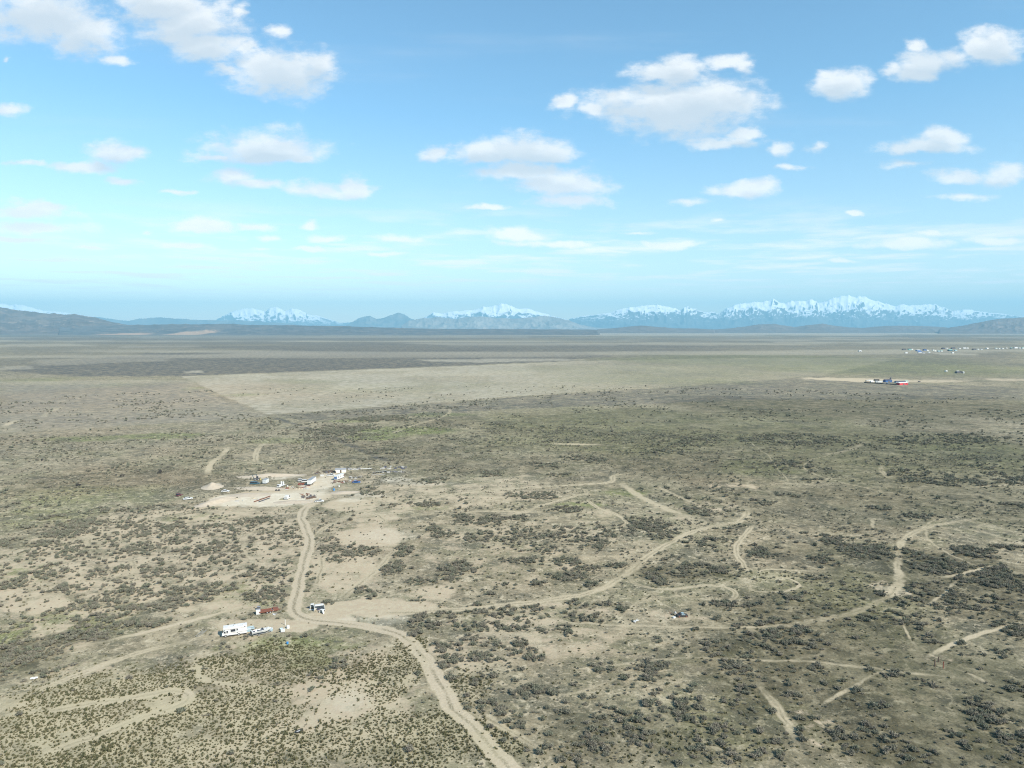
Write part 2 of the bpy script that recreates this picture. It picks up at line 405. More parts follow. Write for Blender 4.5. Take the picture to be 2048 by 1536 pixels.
# sagebrush thickets: px ellipse, density
BUSH = [(835,1253,20,20,1.2),(888,1227,34,10,.9),(957,1220,32,12,.9),(1008,1227,32,12,1),(1066,1224,26,10,1),(1107,1210,18,8,.9),(1155,1210,28,9,.9),(1213,1208,20,6,.9),(1244,1217,12,7,.9),
 (1086,1234,16,8,.9),(1145,1234,22,9,.8),(1185,1236,22,9,.9),(1120,1258,18,8,.9),(1145,1265,20,8,.9),(1070,1262,22,12,.9),(1038,1248,26,9,1),(994,1255,24,12,1),(960,1250,20,12,.9),(915,1248,22,10,.4),(864,1251,14,8,.7),
 (953,1282,26,12,1),(984,1285,22,12,1),(1035,1285,22,10,.9),(878,1296,18,10,1),(912,1289,18,8,.9),(1025,1306,22,7,.7),(1063,1304,14,7,.8),(939,1316,24,10,1),(967,1316,20,11,1),(891,1326,16,14,1),(919,1320,16,10,.8),
 (1080,1320,18,8,.9),(990,1347,24,10,.8),(1018,1340,24,9,.6),(946,1364,14,7,.9),(902,1357,18,10,.7),(1203,1337,31,11,1.1),(1059,1381,34,14,1),(977,1405,20,8,.8),(1008,1426,22,11,.9),(1042,1422,20,11,.9),(939,1412,14,8,.8),
 (994,1453,18,9,.7),(1038,1453,18,9,.9),(1069,1463,8,6,.9),(1042,1474,20,9,.9),(1127,1422,16,10,.9),(1138,1405,14,8,.6),(1179,1402,16,9,.7),(1203,1439,16,11,1),(1240,1432,24,14,.7),(1281,1436,18,14,.7),(1247,1456,18,10,.7),(1288,1405,12,8,.7),
 (1189,1490,36,24,1.05),(1240,1515,22,12,1),(1110,1494,18,14,.9),(1083,1501,10,7,1),(1333,1515,26,14,.9),(1360,1419,52,34,.8),(1298,1347,60,26,.55),(1400,1370,40,25,.3),(1280,1480,40,22,.5),(1140,1525,40,14,.5),
 (1560,1275,76,38,1.05),(1468,1323,62,24,.75),(1481,1255,22,7,.9),(1433,1292,34,14,.6),(1529,1244,26,6,1),(1440,1208,20,6,.9),(1495,1212,18,5,.7),(1502,1381,20,9,.9),(1464,1405,26,6,.8),(1427,1453,30,14,.5),(1502,1467,26,10,.6),
 (1553,1426,12,7,1),(1622,1432,22,7,1),(1550,1487,18,10,.9),(1560,1508,24,12,.8),(1580,1395,22,6,.8),(1635,1337,22,6,.9),(1697,1385,24,9,.9),(1775,1347,44,8,.8),(1769,1412,34,8,.7),(1861,1367,26,9,.9),(1963,1412,26,14,1),
 (2029,1375,24,14,.9),(1923,1480,36,24,.8),(1854,1508,34,9,.8),(2035,1262,34,20,1),(1861,1282,30,8,.6),(1724,1236,18,7,.8),(1800,1240,60,20,.35),(1950,1300,60,14,.35),(2010,1450,60,60,.45),(1740,1480,90,40,.3),(1420,1500,90,24,.3),(1350,1290,60,20,.12),
 (1581,929,44,8,.9),(1785,951,26,8,.9),(1840,947,54,10,1),(1884,962,72,12,1),(1939,969,62,12,1),(2012,958,60,14,1.1),(1621,962,28,5,.9),(1975,935,38,7,.8),(1424,976,12,9,1),(1526,1004,22,7,.9),(1756,1017,30,5,1),(1844,1031,35,7,1),(2033,1011,28,5,.9),
 (1300,1055,48,20,1),(1530,1108,34,12,1),(1628,1068,22,5,1),(1680,1082,32,9,1),(1720,1100,52,17,1),(1767,1104,27,15,1),(1647,1119,30,14,.5),(1402,1137,48,10,.9),(1373,1148,50,8,.8),(1315,1159,20,12,1),(1482,1137,16,10,.5),(1822,1108,27,12,.9),(1939,1104,48,12,1.1),
 (2015,1095,38,6,1),(1880,1134,62,15,1.1),(1975,1158,52,22,1.1),(2036,1165,44,36,1.1),(1585,1192,20,10,.7),(1402,1082,46,10,.6),(1446,1210,18,6,.7),(1400,1022,40,8,.4),(1580,990,40,6,.5),(1460,990,24,6,.5),(1700,1060,50,8,.3),(1880,1200,120,30,.35),(1680,1170,110,20,.2),
 (1089,931,36,8,.9),(1175,920,46,8,1),(1120,950,26,5,.9),(976,948,28,7,.8),(867,963,38,7,.9),(744,984,26,7,1),(1062,992,54,9,.85),(840,1009,45,5,.8),(778,1011,18,5,.8),(1137,1020,36,6,.8),(928,1037,20,12,.9),(986,1040,32,12,.9),(1040,1035,20,9,.6),
 (1133,1061,22,8,.8),(1181,1085,30,14,1),(959,1071,28,12,.7),(890,1071,30,8,.6),(863,1054,20,7,.7),(805,1102,20,12,1),(785,1136,23,14,1.1),(918,1139,36,13,1.1),(890,1156,28,9,.9),(836,1163,24,7,.7),(716,1180,18,11,.9),(744,1190,12,12,.6),(839,1201,14,5,.8),
 (713,1105,42,18,.7),(661,1091,20,18,.45),(1041,1122,44,7,.8),(1133,1126,38,10,.8),(1143,1153,38,12,1),(1078,1167,18,7,.9),(1178,1136,24,8,.8),(1236,1129,18,8,.9),(1181,1173,16,7,.7),(1070,1080,90,22,.35),(1200,1060,60,14,.3),(990,1180,60,10,.2),(640,1150,14,12,.5),(680,1120,30,12,.4),
 (137,1062,56,13,.85),(167,1048,48,10,.85),(103,1034,26,6,.8),(48,1055,26,5,.7),(99,1089,42,8,.8),(10,1085,20,10,.6),(232,1075,32,8,.7),(280,1099,46,13,.9),(267,1058,42,12,.7),(325,1058,34,13,.8),(359,1082,20,7,.6),(410,1099,48,15,.9),(554,1072,46,9,.9),(513,1044,50,10,.6),
 (438,1126,26,7,.7),(489,1106,34,8,.8),(239,1140,22,8,.9),(290,1137,22,6,.8),(342,1147,58,13,.95),(386,1147,30,10,.8),(85,1150,46,10,.6),(17,1171,48,13,.85),(120,1178,54,9,.8),(191,1150,26,10,.6),(273,1181,62,13,.95),(342,1184,62,13,.9),(427,1178,38,14,.7),(376,1202,44,8,.9),
 (171,1205,72,10,.9),(103,1215,62,9,.85),(308,1215,74,8,.7),(496,1143,22,12,.8),(547,1154,28,16,.9),(530,1191,46,11,.8),(561,1195,20,10,.6),(205,1239,62,9,.7),(171,1273,62,9,.8),(51,1294,62,22,.75),(20,1330,70,40,.45),(100,1350,50,20,.25),(440,1060,60,16,.5),(600,1105,14,14,.4),
 (280,1130,320,100,.15),(430,1080,160,50,.22),(120,1110,160,70,.18),(560,1180,60,40,.3),(37,1200,16,4,1),(16,1222,10,3,1),(120,1110,100,14,.3),(300,1020,120,8,.4),(250,1250,110,10,.5),(780,905,60,6,.5),(690,860,60,10,.6),(760,838,60,6,.6),(660,880,60,8,.4),(1600,880,120,12,.4),(1400,880,120,10,.4),(1320,905,90,7,.4),(1880,880,150,12,.4),(1200,1300,0.1,.1,0),(655,1205,18,5,.7),(820,1350,20,12,.6),(660,1350,50,30,.25)]
# tuft-covered ground (low dark tussocks)
TUFT = [(170,1440,260,70,1),(420,1440,160,75,1),(560,1500,120,50,.8),(860,1480,160,70,1),(740,1480,140,60,.75),(1000,1500,60,30,.8),(240,1370,150,40,.85),(450,1340,70,36,.8),(560,1320,130,40,.45),(790,1350,60,60,.75),(700,1370,80,70,.4),(940,1380,50,40,.45),(820,1300,40,26,.5),(100,1510,200,60,.9),(1250,1500,260,60,.08),(1500,1500,300,60,.06),(300,1500,200,60,1)]


def to_world(e):
    cx, cy, rx, ry = e[:4]
    x, y = g(cx, cy)
    a, b = ppm(cx, cy)
    y1 = g(cx, cy - ry)[1]; y0 = g(cx, cy + ry)[1]
    return x, (y0 + y1) / 2, rx / a, (y1 - y0) / 2


def blob_mask(X, Y, lst, soft=1.0, seed=3):
    out = np.zeros_like(X)
    for e in lst:
        x, y, a, b = to_world(e)
        k = 1.9
        m = (np.abs(X - x) < a * k) & (np.abs(Y - y) < b * k)
        if not m.any(): continue
        xs, ys = X[m], Y[m]
        sc = 1.0 / max(2.0, min(a, b) * 0.8)
        n = fbm(xs * sc, ys * sc, seed, 3) - 0.5
        d = np.sqrt(((xs - x) / a) ** 2 + ((ys - y) / b) ** 2) + n * 1.1
        v = (1 - sstep(d, 0.55, 1.25)) * e[4]
        out[m] = np.maximum(out[m], v)
    return out


def line_mask(X, Y, pts, w, st, soft, rut=0, seed=11):
    P_ = np.array([g(*p) for p in pts])
    out = np.zeros_like(X); mid = np.zeros_like(X)
    mar = w + soft * 2 + 2
    m = (X > P_[:, 0].min() - mar) & (X < P_[:, 0].max() + mar) & (Y > P_[:, 1].min() - mar) & (Y < P_[:, 1].max() + mar)
    if not m.any(): return out, mid
    # smooth the polyline a little (Catmull-Rom)
    Q_ = [P_[0]]
    for i in range(len(P_) - 1):
        p0 = P_[max(i - 1, 0)]; p1 = P_[i]; p2 = P_[i + 1]; p3 = P_[min(i + 2, len(P_) - 1)]
        for t in (0.25, 0.5, 0.75, 1.0):
            Q_.append(0.5 * ((2 * p1) + (-p0 + p2) * t + (2 * p0 - 5 * p1 + 4 * p2 - p3) * t * t + (-p0 + 3 * p1 - 3 * p2 + p3) * t ** 3))
    xs, ys = X[m], Y[m]
    xs2 = xs + (fbm(xs / 9, ys / 9, seed, 2) - .5) * 1.6
    ys2 = ys + (fbm(xs / 9, ys / 9, seed + 5, 2) - .5) * 1.6
    d = np.full(xs.shape, 1e9)
    for i in range(len(Q_) - 1):
        ax, ay = Q_[i]; bx, by = Q_[i + 1]
        L = (bx - ax) ** 2 + (by - ay) ** 2 + 1e-9
        near = (xs2 > min(ax, bx) - mar) & (xs2 < max(ax, bx) + mar) & (ys2 > min(ay, by) - mar) & (ys2 < max(ay, by) + mar)
        if not near.any(): continue
        xx, yy = xs2[near], ys2[near]
        t = np.clip(((xx - ax) * (bx - ax) + (yy - ay) * (by - ay)) / L, 0, 1)
        dd = np.hypot(xx - ax - t * (bx - ax), yy - ay - t * (by - ay))
        d[near] = np.minimum(d[near], dd)
    n = fbm(xs / 2.5, ys / 2.5, seed + 9, 3) - 0.5
    v = (1 - sstep(d + n * soft * 1.2, w / 2 - soft * 0.4, w / 2 + soft * 0.6)) * st
    brk = fbm(xs / 22, ys / 22, seed + 2, 2)
    if st < .9:
        v = v * (.6 + .4 * sstep(brk, .25, .5))
        e_ = np.minimum(np.hypot(xs - Q_[0][0], ys - Q_[0][1]), np.hypot(xs - Q_[-1][0], ys - Q_[-1][1]))
        v = v * (.1 + .9 * sstep(e_, 0, 16 + w * 4))
    out[m] = v
    if rut:
        c = (1 - sstep(d + n * 0.5, w * .05, w * .15 + .1)) * sstep(fbm(xs / 12, ys / 12, seed + 1, 2), .2, .45)
        mid[m] = c
    return out, mid


def poly_mask(X, Y, pts, soft=20.0):
    """soft-edged polygon given by photo pixels of ground points"""
    P_ = np.array([g(*p) for p in pts])
    ins = np.zeros(X.shape, bool)
    j = len(P_) - 1
    dmin = np.full(X.shape, 1e9)
    wx = X + (fbm(X / 60, Y / 60, 71, 3) - .5) * soft * 1.5
    wy = Y + (fbm(X / 60, Y / 60, 72, 3) - .5) * soft * 1.5
    for i in range(len(P_)):
        xi, yi = P_[i]; xj, yj = P_[j]
        c = ((yi > wy) != (yj > wy)) & (wx < (xj - xi) * (wy - yi) / (yj - yi + 1e-9) + xi)
        ins ^= c
        L = (xj - xi) ** 2 + (yj - yi) ** 2 + 1e-9
        t = np.clip(((wx - xi) * (xj - xi) + (wy - yi) * (yj - yi)) / L, 0, 1)
        dmin = np.minimum(dmin, np.hypot(wx - xi - t * (xj - xi), wy - yi - t * (yj - yi)))
        j = i
    sd = np.where(ins, dmin, -dmin)
    return sstep(sd, -soft * 0.5, soft * 0.5)


# the cleared, paler field and the far bands of scrub and salt flat
FIELD = [(362,753),(600,744),(900,733),(1150,722),(1500,716),(1800,716),(1640,752),(1560,757),(1330,775),(1024,793),(800,811),(535,829),(480,805),(420,778)]
DARKB = [([(0,663),(2048,663),(2048,722),(1200,724),(0,748)],.42,120),([(0,770),(350,766),(470,800),(300,812),(0,818)],.5,30),([(0,826),(300,822),(500,834),(300,846),(0,846)],.45,30),([(150,752),(362,752),(600,743),(900,732),(1120,722),(1230,712),(1130,700),(700,698),(300,706),(60,728),(0,742)],.85,30),
 ([(0,682),(500,684),(900,680),(1200,672),(700,668),(0,670)],.75,150),
 ([(900,690),(1300,692),(1500,700),(1300,706),(1000,704)],.7,80),
 ([(1100,678),(2048,676),(2048,683),(1200,687)],.6,150),
 ([(1600,752),(1640,752),(1330,776),(1024,795),(800,813),(545,831),(620,842),(800,832),(1100,815),(1500,800),(2048,800),(2048,775),(1850,768)],.45,15),
 ([(0,770),(330,765),(420,785),(500,815),(540,832),(300,850),(0,858)],.35,25),
 ([(1400,736),(1900,732),(1860,748),(1500,746)],.35,40)]
PALEB = [([(0,762),(370,760),(530,832),(300,850),(0,866)],.42,25),([(0,688),(120,687),(200,691),(60,694)],.6,60),([(220,692),(390,691),(400,694),(240,695)],.5,60),([(830,719),(1105,717),(1180,720),(960,725),(860,723)],.9,12),
 ([(365,743),(405,741),(408,745),(375,746)],.9,6),([(0,733),(60,731),(70,738),(0,739)],.6,20),([(1100,665),(2100,665),(2100,669),(1200,671)],.8,200),
 ([(800,686),(1700,685),(1600,690),(900,691)],.55,80),([(60,720),(330,712),(330,722),(80,732)],.4,30),([(1700,702),(1960,701),(1980,706),(1720,707)],.5,10),([(1860,706),(1960,708),(1950,710),(1880,709)],.9,5),
 ([(200,672),(900,671),(1100,676),(300,677)],.3,200)]


def masks(X, Y):
    D = np.hypot(X, Y)
    M = {}
    path = np.zeros_like(X); mid = np.zeros_like(X)
    for i, (pts, w, st, so, rut) in enumerate(TRACKS):
        a, b = line_mask(X, Y, pts, w, st, so, rut, 11 + i)
        path = np.maximum(path, a); mid = np.maximum(mid, b * (a > 0.3))
    M['path'] = path; M['mid'] = mid
    near = D < 1700
    M['bare'] = blob_mask(X, Y, BARE, seed=5)
    M['green'] = blob_mask(X, Y, GREEN, seed=6)
    M['brown'] = blob_mask(X, Y, BROWN, seed=7)
    M['salt'] = blob_mask(X, Y, SALT, seed=14)
    M['olive'] = blob_mask(X, Y, OLIVE, seed=12)
    M['bush'] = blob_mask(X, Y, BUSH, seed=8)
    M['tuft'] = blob_mask(X, Y, TUFT, seed=9)
    dk = np.zeros_like(X); pl = np.zeros_like(X)
    far = D > 650
    if far.any():
        xf, yf = X[far], Y[far]
        v = np.zeros_like(xf); p = np.zeros_like(xf)
        sn = fbm(xf / 260, yf / 420, 31, 4)
        for pts, st, so in DARKB:
            v = np.maximum(v, poly_mask(xf, yf, pts, so) * st)
        for pts, st, so in PALEB:
            p = np.maximum(p, poly_mask(xf, yf, pts, so) * st)
        fm = poly_mask(xf, yf, FIELD, 8)
        v = v * (1 - fm)
        fu = CX + F * xf / np.maximum(yf, 1)
        fm = fm * (1 - .75 * sstep(fu, 850, 1450)) * (.55 + .45 * sstep(fbm(xf / 90, yf / 160, 77, 3), .3, .5))
        p = np.maximum(p, fm * 1.0)
        # loose stripes of scrub and salt between the named bands
        b1 = fbm(xf / 2600, yf / 700, 41, 4)
        wfar = sstep(np.hypot(xf, yf), 1500, 3000)
        v = np.maximum(v, sstep(b1, .50, .62) * wfar * .8 * (1 - fm))
        p = np.maximum(p, sstep(b1, .42, .34) * wfar * .6)
        dk[far] = v; pl[far] = p
        M['field'] = np.zeros_like(X); M['field'][far] = fm
    else:
        M['field'] = np.zeros_like(X)
    for pts, w, st, so in DITCH:
        a, b = line_mask(X, Y, pts, w, st, so, 0, 90)
        dk = np.maximum(dk, a)
    M['dark'] = dk; M['pale'] = pl
    return M


def height(x, y):
    return 0.0


# ------------------------------------------------------------------ materials
def new_mat(name):
    m = bpy.data.materials.new(name)
    m.use_nodes = True
    m.node_tree.nodes.clear()
    t = NT(m.node_tree)
    b = t.n('ShaderNodeBsdfPrincipled')
    o = t.n('ShaderNodeOutputMaterial')
    m.node_tree.links.new(b.outputs[0], o.inputs[0])
    return m, t, b


def paint(name, col, rough=0.5, dirt=0.25, metal=0.0, scale=1.5, dirtcol=(.30, .25, .18)):
    m, t, b = new_mat(name)
    tc_ = t.n('ShaderNodeTexCoord')
    n = t.noise(tc_.outputs['Object'], scale, 6, 0.65)
    f = t.ramp(n, 0.45, 0.75, 0.0, dirt)
    c = t.mix(f, col, dirtcol)
    n2_ = t.noise(tc_.outputs['Object'], scale * 9, 3, 0.6)
    c = t.mix(t.ramp(n2_, 0.3, 0.7, 0.0, 0.12), c, (0.05, 0.05, 0.05))
    t.put(b.inputs['Base Color'], c)
    t.put(b.inputs['Roughness'], t.ramp(n, .3, .7, rough, min(1, rough + .25)))
    b.inputs['Metallic'].default_value = metal
    return m


M_white = paint('white_paint', (.58, .58, .56), .4, .16)
M_cream = paint('cream_paint', (.72, .70, .62), .5, .2)
M_scrap = paint('bleached_scrap', (.34, .335, .32), .7, .4)
M_offw = paint('weathered_white', (.52, .54, .53), .6, .35)
M_glass = paint('dark_glass', (.02, .024, .035), .12, .1)
M_tyre = paint('tyre_rubber', (.025, .025, .026), .85, .3)
M_rim = paint('wheel_rim', (.55, .55, .55), .4, .3, .6)
M_black = paint('black_plastic', (.02, .02, .022), .5, .15)
M_rust = paint('rusty_steel', (.17, .062, .038), .85, .5, 0, 1.2, (.10, .045, .03))
M_red = paint('red_paint', (.55, .035, .045), .5, .15)
M_maroon = paint('maroon_paint', (.11, .02, .03), .45, .2)
M_teal = paint('dark_teal_paint', (.015, .075, .11), .35, .15)
M_blue = paint('blue_paint', (.03, .11, .30), .45, .15)
M_bblue = paint('bright_blue_plastic', (.03, .22, .50), .45, .1)
M_lblue = paint('pale_blue_plastic', (.27, .38, .43), .45, .2)
M_navy = paint('navy_vinyl', (.03, .035, .07), .6, .2)
M_grey = paint('grey_metal', (.30, .31, .32), .45, .3, .3)
M_dgrey = paint('dark_grey_metal', (.10, .10, .11), .55, .3, .2)
M_stripe = paint('brown_stripe', (.20, .13, .09), .5, .1)
M_wood = paint('old_wood', (.09, .055, .038), .9, .4, 0, 3)
M_lumber = paint('pale_lumber', (.45, .38, .28), .85, .3, 0, 3)
M_tarp = paint('grey_canvas', (.50, .51, .50), .8, .35)
M_olive = paint('olive_canvas', (.17, .16, .09), .9, .3)
M_yellow = paint('yellow_paint', (.55, .42, .10), .5, .3)
M_green = paint('green_roof', (.20, .38, .34), .6, .2)
M_cow = paint('black_hide', (.010, .009, .009), .75, .3, 0, 2, (.03, .02, .015))
M_soil = paint('dug_soil', (.40, .34, .26), .95, .5, 0, .4, (.30, .25, .18))

# ground material, driven by where tracks, bare sand, grass and scrub lie
Mg, t, b = new_mat('desert_ground')
geo = t.n('ShaderNodeNewGeometry')
pos = geo.outputs['Position']
A1 = t.n('ShaderNodeAttribute', attribute_name='mask_a')   # path, bare, green
A2 = t.n('ShaderNodeAttribute', attribute_name='mask_b')   # dark, pale, brown
A3 = t.n('ShaderNodeAttribute', attribute_name='mask_c')   # bush, tuft, mid


def split(att):
    s_ = t.n('ShaderNodeSeparateColor')
    t.put(s_.inputs[0], att.outputs['Color'])
    return s_.outputs
p_path, p_bare, p_green = split(A1)[:3]
p_dark, p_pale, p_brown = split(A2)[:3]
p_bush, p_tuft, p_mid = split(A3)[:3]
nL = t.noise(pos, 1 / 55.0, 5, .6)
nM = t.noise(pos, 1 / 11.0, 5, .62)
nS = t.noise(pos, 1 / 2.6, 5, .66, .6)
nF = t.noise(pos, 1 / 0.7, 4, .7, .4)
nV = t.noise(pos, 1 / 420.0, 4, .55)
olive = (.170, .163, .104)
scrub = (.205, .178, .125)
dryg = (.29, .252, .178)
sand = (.395, .35, .262)
pale = (.46, .42, .35)
nY = t.noise(pos, 1 / 120.0, 5, .68)
c = t.mix(t.ramp(nL, .42, .58), olive, scrub)
c = t.mix(t.ramp(nM, .42, .66), c, dryg)
c = t.mix(t.math('MULTIPLY', p_brown, .35), c, (.215, .175, .13))
c = t.mix(t.math('MULTIPLY', p_green, t.ramp(nM, .3, .6, .35, .95)), c, (.135, .165, .055))
# small dark and light flecks of grass, dead stems and pebbles
nX = t.noise(pos, 1 / 24.0, 5, .7)
nP = t.noise(pos, 1 / 5.0, 5, .72, .5)
c = t.mix(t.ramp(nY, .52, .64, 0, .55), c, (.105, .104, .082))
c = t.mix(t.ramp(nY, .47, .36, 0, .45), c, (.31, .28, .21))
c = t.mix(t.ramp(nX, .51, .62, 0, .75), c, (.085, .085, .066))
c = t.mix(t.ramp(nX, .46, .36, 0, .60), c, (.34, .305, .225))
c = t.mix(t.ramp(nP, .53, .62, 0, .70), c, (.075, .075, .055))
c = t.mix(t.ramp(nP, .44, .36, 0, .85), c, (.42, .375, .285))
c = t.mix(t.ramp(nS, .51, .63, 0, .65), c, (.08, .08, .058))
c = t.mix(t.ramp(nS, .46, .36, 0, .72), c, (.38, .335, .25))
c = t.mix(t.ramp(nF, .52, .66, 0, .62), c, (.06, .058, .042))
c = t.mix(t.ramp(nF, .46, .32, 0, .60), c, (.40, .355, .265))
c = t.mix(t.math('MULTIPLY', A1.outputs['Alpha'], t.ramp(nM, .3, .65, 1.0, .7)), c, t.mix(1.0, c, (.34, .355, .30), 'MULTIPLY'))
c = t.mix(t.math('MULTIPLY', p_green, t.ramp(nM, .3, .6, .2, .6)), c, t.mix(1.0, c, (.88, .96, .76), 'MULTIPLY'))
c = t.mix(t.math('MULTIPLY', p_dark, t.math('MULTIPLY', t.ramp(nM, .38, .62, 1.0, .5), t.ramp(nX, .36, .56, .55, 1.0))), c, (.046, .051, .064))
pn = t.math('MULTIPLY', t.ramp(nM, .38, .60, .45, 1.0), t.ramp(nX, .40, .60, .6, 1.0))
c = t.mix(t.math('MULTIPLY', p_pale, pn), c, (.36, .335, .275))
# bare sand: where the mask is weak it only breaks through in patches
bn = t.math('ADD', p_bare, t.math('MULTIPLY_ADD', nM, 1.3, -.65))
bn = t.math('ADD', bn, t.math('MULTIPLY_ADD', nS, .9, -.45))
bn = t.math('ADD', bn, t.math('MULTIPLY_ADD', nP, 1.0, -.5))
bs = t.ramp(bn, .26, .66)
c = t.mix(bs, c, t.mix(t.ramp(nS, .35, .65), sand, (.36, .30, .225)))
c = t.mix(t.math('MULTIPLY', p_brown, .55), c, t.mix(1.0, c, (1.0, .93, .90), 'MULTIPLY'))
c = t.mix(t.math('MULTIPLY', A3.outputs['Alpha'], t.ramp(nP, .36, .56, 1.0, .55)), c, (.54, .505, .43))
# track surface
tn = t.ramp(nF, .35, .65)
tsand = t.mix(tn, (.42, .368, .285), (.365, .315, .24))
tsand = t.mix(t.ramp(p_path, .55, .9), t.mix(tn, (.40, .35, .26), (.33, .29, .21)), tsand)
pth = t.math('ADD', p_path, t.math('MULTIPLY_ADD', nS, 1.0, -.5))
pth = t.math('ADD', pth, t.math('MULTIPLY_ADD', nF, .6, -.3))
pth = t.ramp(pth, .04, .64, 0, .95)
c = t.mix(pth, c, tsand)
c = t.mix(t.math('MULTIPLY', p_mid, t.ramp(nF, .4, .6, .25, .9)), c, (.15, .135, .09))
c = t.mix(t.math('MULTIPLY', p_tuft, t.ramp(nM, .3, .6, .25, .75)), c, (.36, .325, .225))
# broad drift of tone
c = t.mix(1.0, c, t.mix(t.ramp(nV, .35, .65), (.96, .94, .885), (1.09, 1.05, .955)), 'MULTIPLY')
t.put(b.inputs['Base Color'], c)
b.inputs['Roughness'].default_value = .95
b.inputs['Specular IOR Level'].default_value = .15
bump = t.n('ShaderNodeBump')
bump.inputs['Strength'].default_value = .55
bump.inputs['Distance'].default_value = .35
t.put(bump.inputs['Height'], t.math('ADD', t.math('MULTIPLY', nS, .8), t.math('MULTIPLY', nF, .3)))
Mg.node_tree.links.new(bump.outputs[0], b.inputs['Normal'])


def foliage(name, ca, cb, cc):
    m, t, b = new_mat(name)
    oi = t.n('ShaderNodeObjectInfo')
    tc_ = t.n('ShaderNodeTexCoord')
    n = t.noise(tc_.outputs['Object'], 3.0, 4, .7)
    c = t.mix(oi.outputs['Random'], ca, cb)
    c = t.mix(t.ramp(n, .40, .72, 0, .7), c, cc)
    t.put(b.inputs['Base Color'], c)
    b.inputs['Roughness'].default_value = .9
    b.inputs['Specular IOR Level'].default_value = .1
    return m


M_sage = foliage('sagebrush_leaves', (.135, .148, .100), (.205, .180, .140), (.29, .285, .215))
M_twig = paint('sagebrush_twigs', (.060, .054, .044), .95, .3, 0, 3)
M_tuft = foliage('tuft_leaves', (.066, .072, .036), (.105, .095, .052), (.16, .15, .088))

# ------------------------------------------------------------------ ground sheet (polar grid, finest where the camera looks)
ys = np.linspace(1575, 664, 660)
rr = []
for y in ys:
    rr.append(g(1024, y)[1])
rr = [0.05, 8, 20, 40, 65, 90, 110] + [r_ for r_ in rr if r_ > 125]
last = rr[-1]
while last < 58000:
    last *= 1.09; rr.append(last)
rr = np.array(rr)
ph = np.concatenate([np.linspace(-math.pi, R(-43), 46)[:-1], np.linspace(R(-43), R(43), 1250), np.linspace(R(43), math.pi, 46)[1:-1]])
NR, NP = len(rr), len(ph)
RR, PH = np.meshgrid(rr, ph, indexing='ij')
GX = (RR * np.sin(PH)).ravel(); GY = (RR * np.cos(PH)).ravel()
MK = masks(GX, GY)
GZ = np.zeros_like(GX)
verts = np.stack([GX, GY, GZ], 1)
ii, jj = np.meshgrid(np.arange(NR - 1), np.arange(NP), indexing='ij')
jn = (jj + 1) % NP
quads = np.stack([ii * NP + jj, ii * NP + jn, (ii + 1) * NP + jn, (ii + 1) * NP + jj], -1).reshape(-1, 4)[:, ::-1]
me = mesh_np('ground', verts, quads, Mg)
def set_attr(me, name, a, b_, c_, d_=None):
    at = me.color_attributes.new(name, 'FLOAT_COLOR', 'POINT')
    n = len(me.vertices)
    arr = np.zeros((n, 4), np.float32); arr[:, 3] = 1
    k = len(a)
    arr[:k, 0] = a; arr[:k, 1] = b_; arr[:k, 2] = c_
    if d_ is not None: arr[:k, 3] = d_
    at.data.foreach_set('color', arr.ravel())


set_attr(me, 'mask_a', MK['path'], MK['bare'], MK['green'], MK['olive'])
set_attr(me, 'mask_b', MK['dark'], MK['pale'], MK['brown'])
set_attr(me, 'mask_c', MK['bush'], MK['tuft'], MK['mid'], MK['salt'])
ground = link('ground', me)
tag(ground, kind='structure')

# ------------------------------------------------------------------ hills and mountains
def rock(name, low, high, snow_z=None, snow_w=200, scale=1 / 900.0, patch=None):
    m, t, b = new_mat(name)
    geo = t.n('ShaderNodeNewGeometry')
    pos = geo.outputs['Position']
    n = t.noise(pos, scale, 7, .62)
    n2_ = t.noise(pos, scale * 6, 5, .65)
    c = t.mix(t.ramp(n, .38, .62), low, high)
    c = t.mix(t.ramp(n2_, .52, .68, 0, .5), c, (.05, .058, .045))
    if patch:
        c = t.mix(t.ramp(t.noise(pos, scale * 2.2, 4, .6), .60, .68, 0, .8), c, patch)
    if name.startswith('dark_bench'):               # the dug tan slope near the right end of the low ridge
        for cc in ((-6150, 10900, 480), (-5200, 11500, 330)):
            q = t.vm('LENGTH', t.vm('MULTIPLY', t.vm('SUBTRACT', pos, (cc[0], cc[1], 0)), (1 / cc[2], 1 / 900, .002)), out=1)
            c = t.mix(t.ramp(t.math('ADD', q, t.math('MULTIPLY_ADD', n2_, .9, -.45)), 1.1, .7), c, (.34, .235, .155))
    if snow_z:
        s_ = t.n('ShaderNodeSeparateXYZ'); t.put(s_.inputs[0], pos)
        nz = t.n('ShaderNodeSeparateXYZ'); t.put(nz.inputs[0], geo.outputs['Normal'])
        h = t.math('ADD', s_.outputs[2], t.math('MULTIPLY_ADD', n2_, 700, -350))
        h = t.math('ADD', h, t.math('MULTIPLY_ADD', n, 700, -350))
        h = t.math('ADD', h, t.math('MULTIPLY_ADD', nz.outputs[2], 2600, -2150))
        f = t.ramp(h, snow_z - snow_w, snow_z + snow_w)
        c = t.mix(f, c, (.84, .85, .87))
    t.put(b.inputs['Base Color'], c)
    b.inputs['Roughness'].default_value = .9
    b.inputs['Specular IOR Level'].default_value = .1
    return m


def ridged(x, y, seed, oc=5):
    s, a, t_ = 0.0, 1.0, 0.0
    for i in range(oc):
        n = 1 - np.abs(2 * vnoise(x * 2 ** i + 3.7 * i, y * 2 ** i + 8.1 * i, seed + i) - 1)
        s = s + a * n * n; t_ += a; a *= .52
    return s / t_


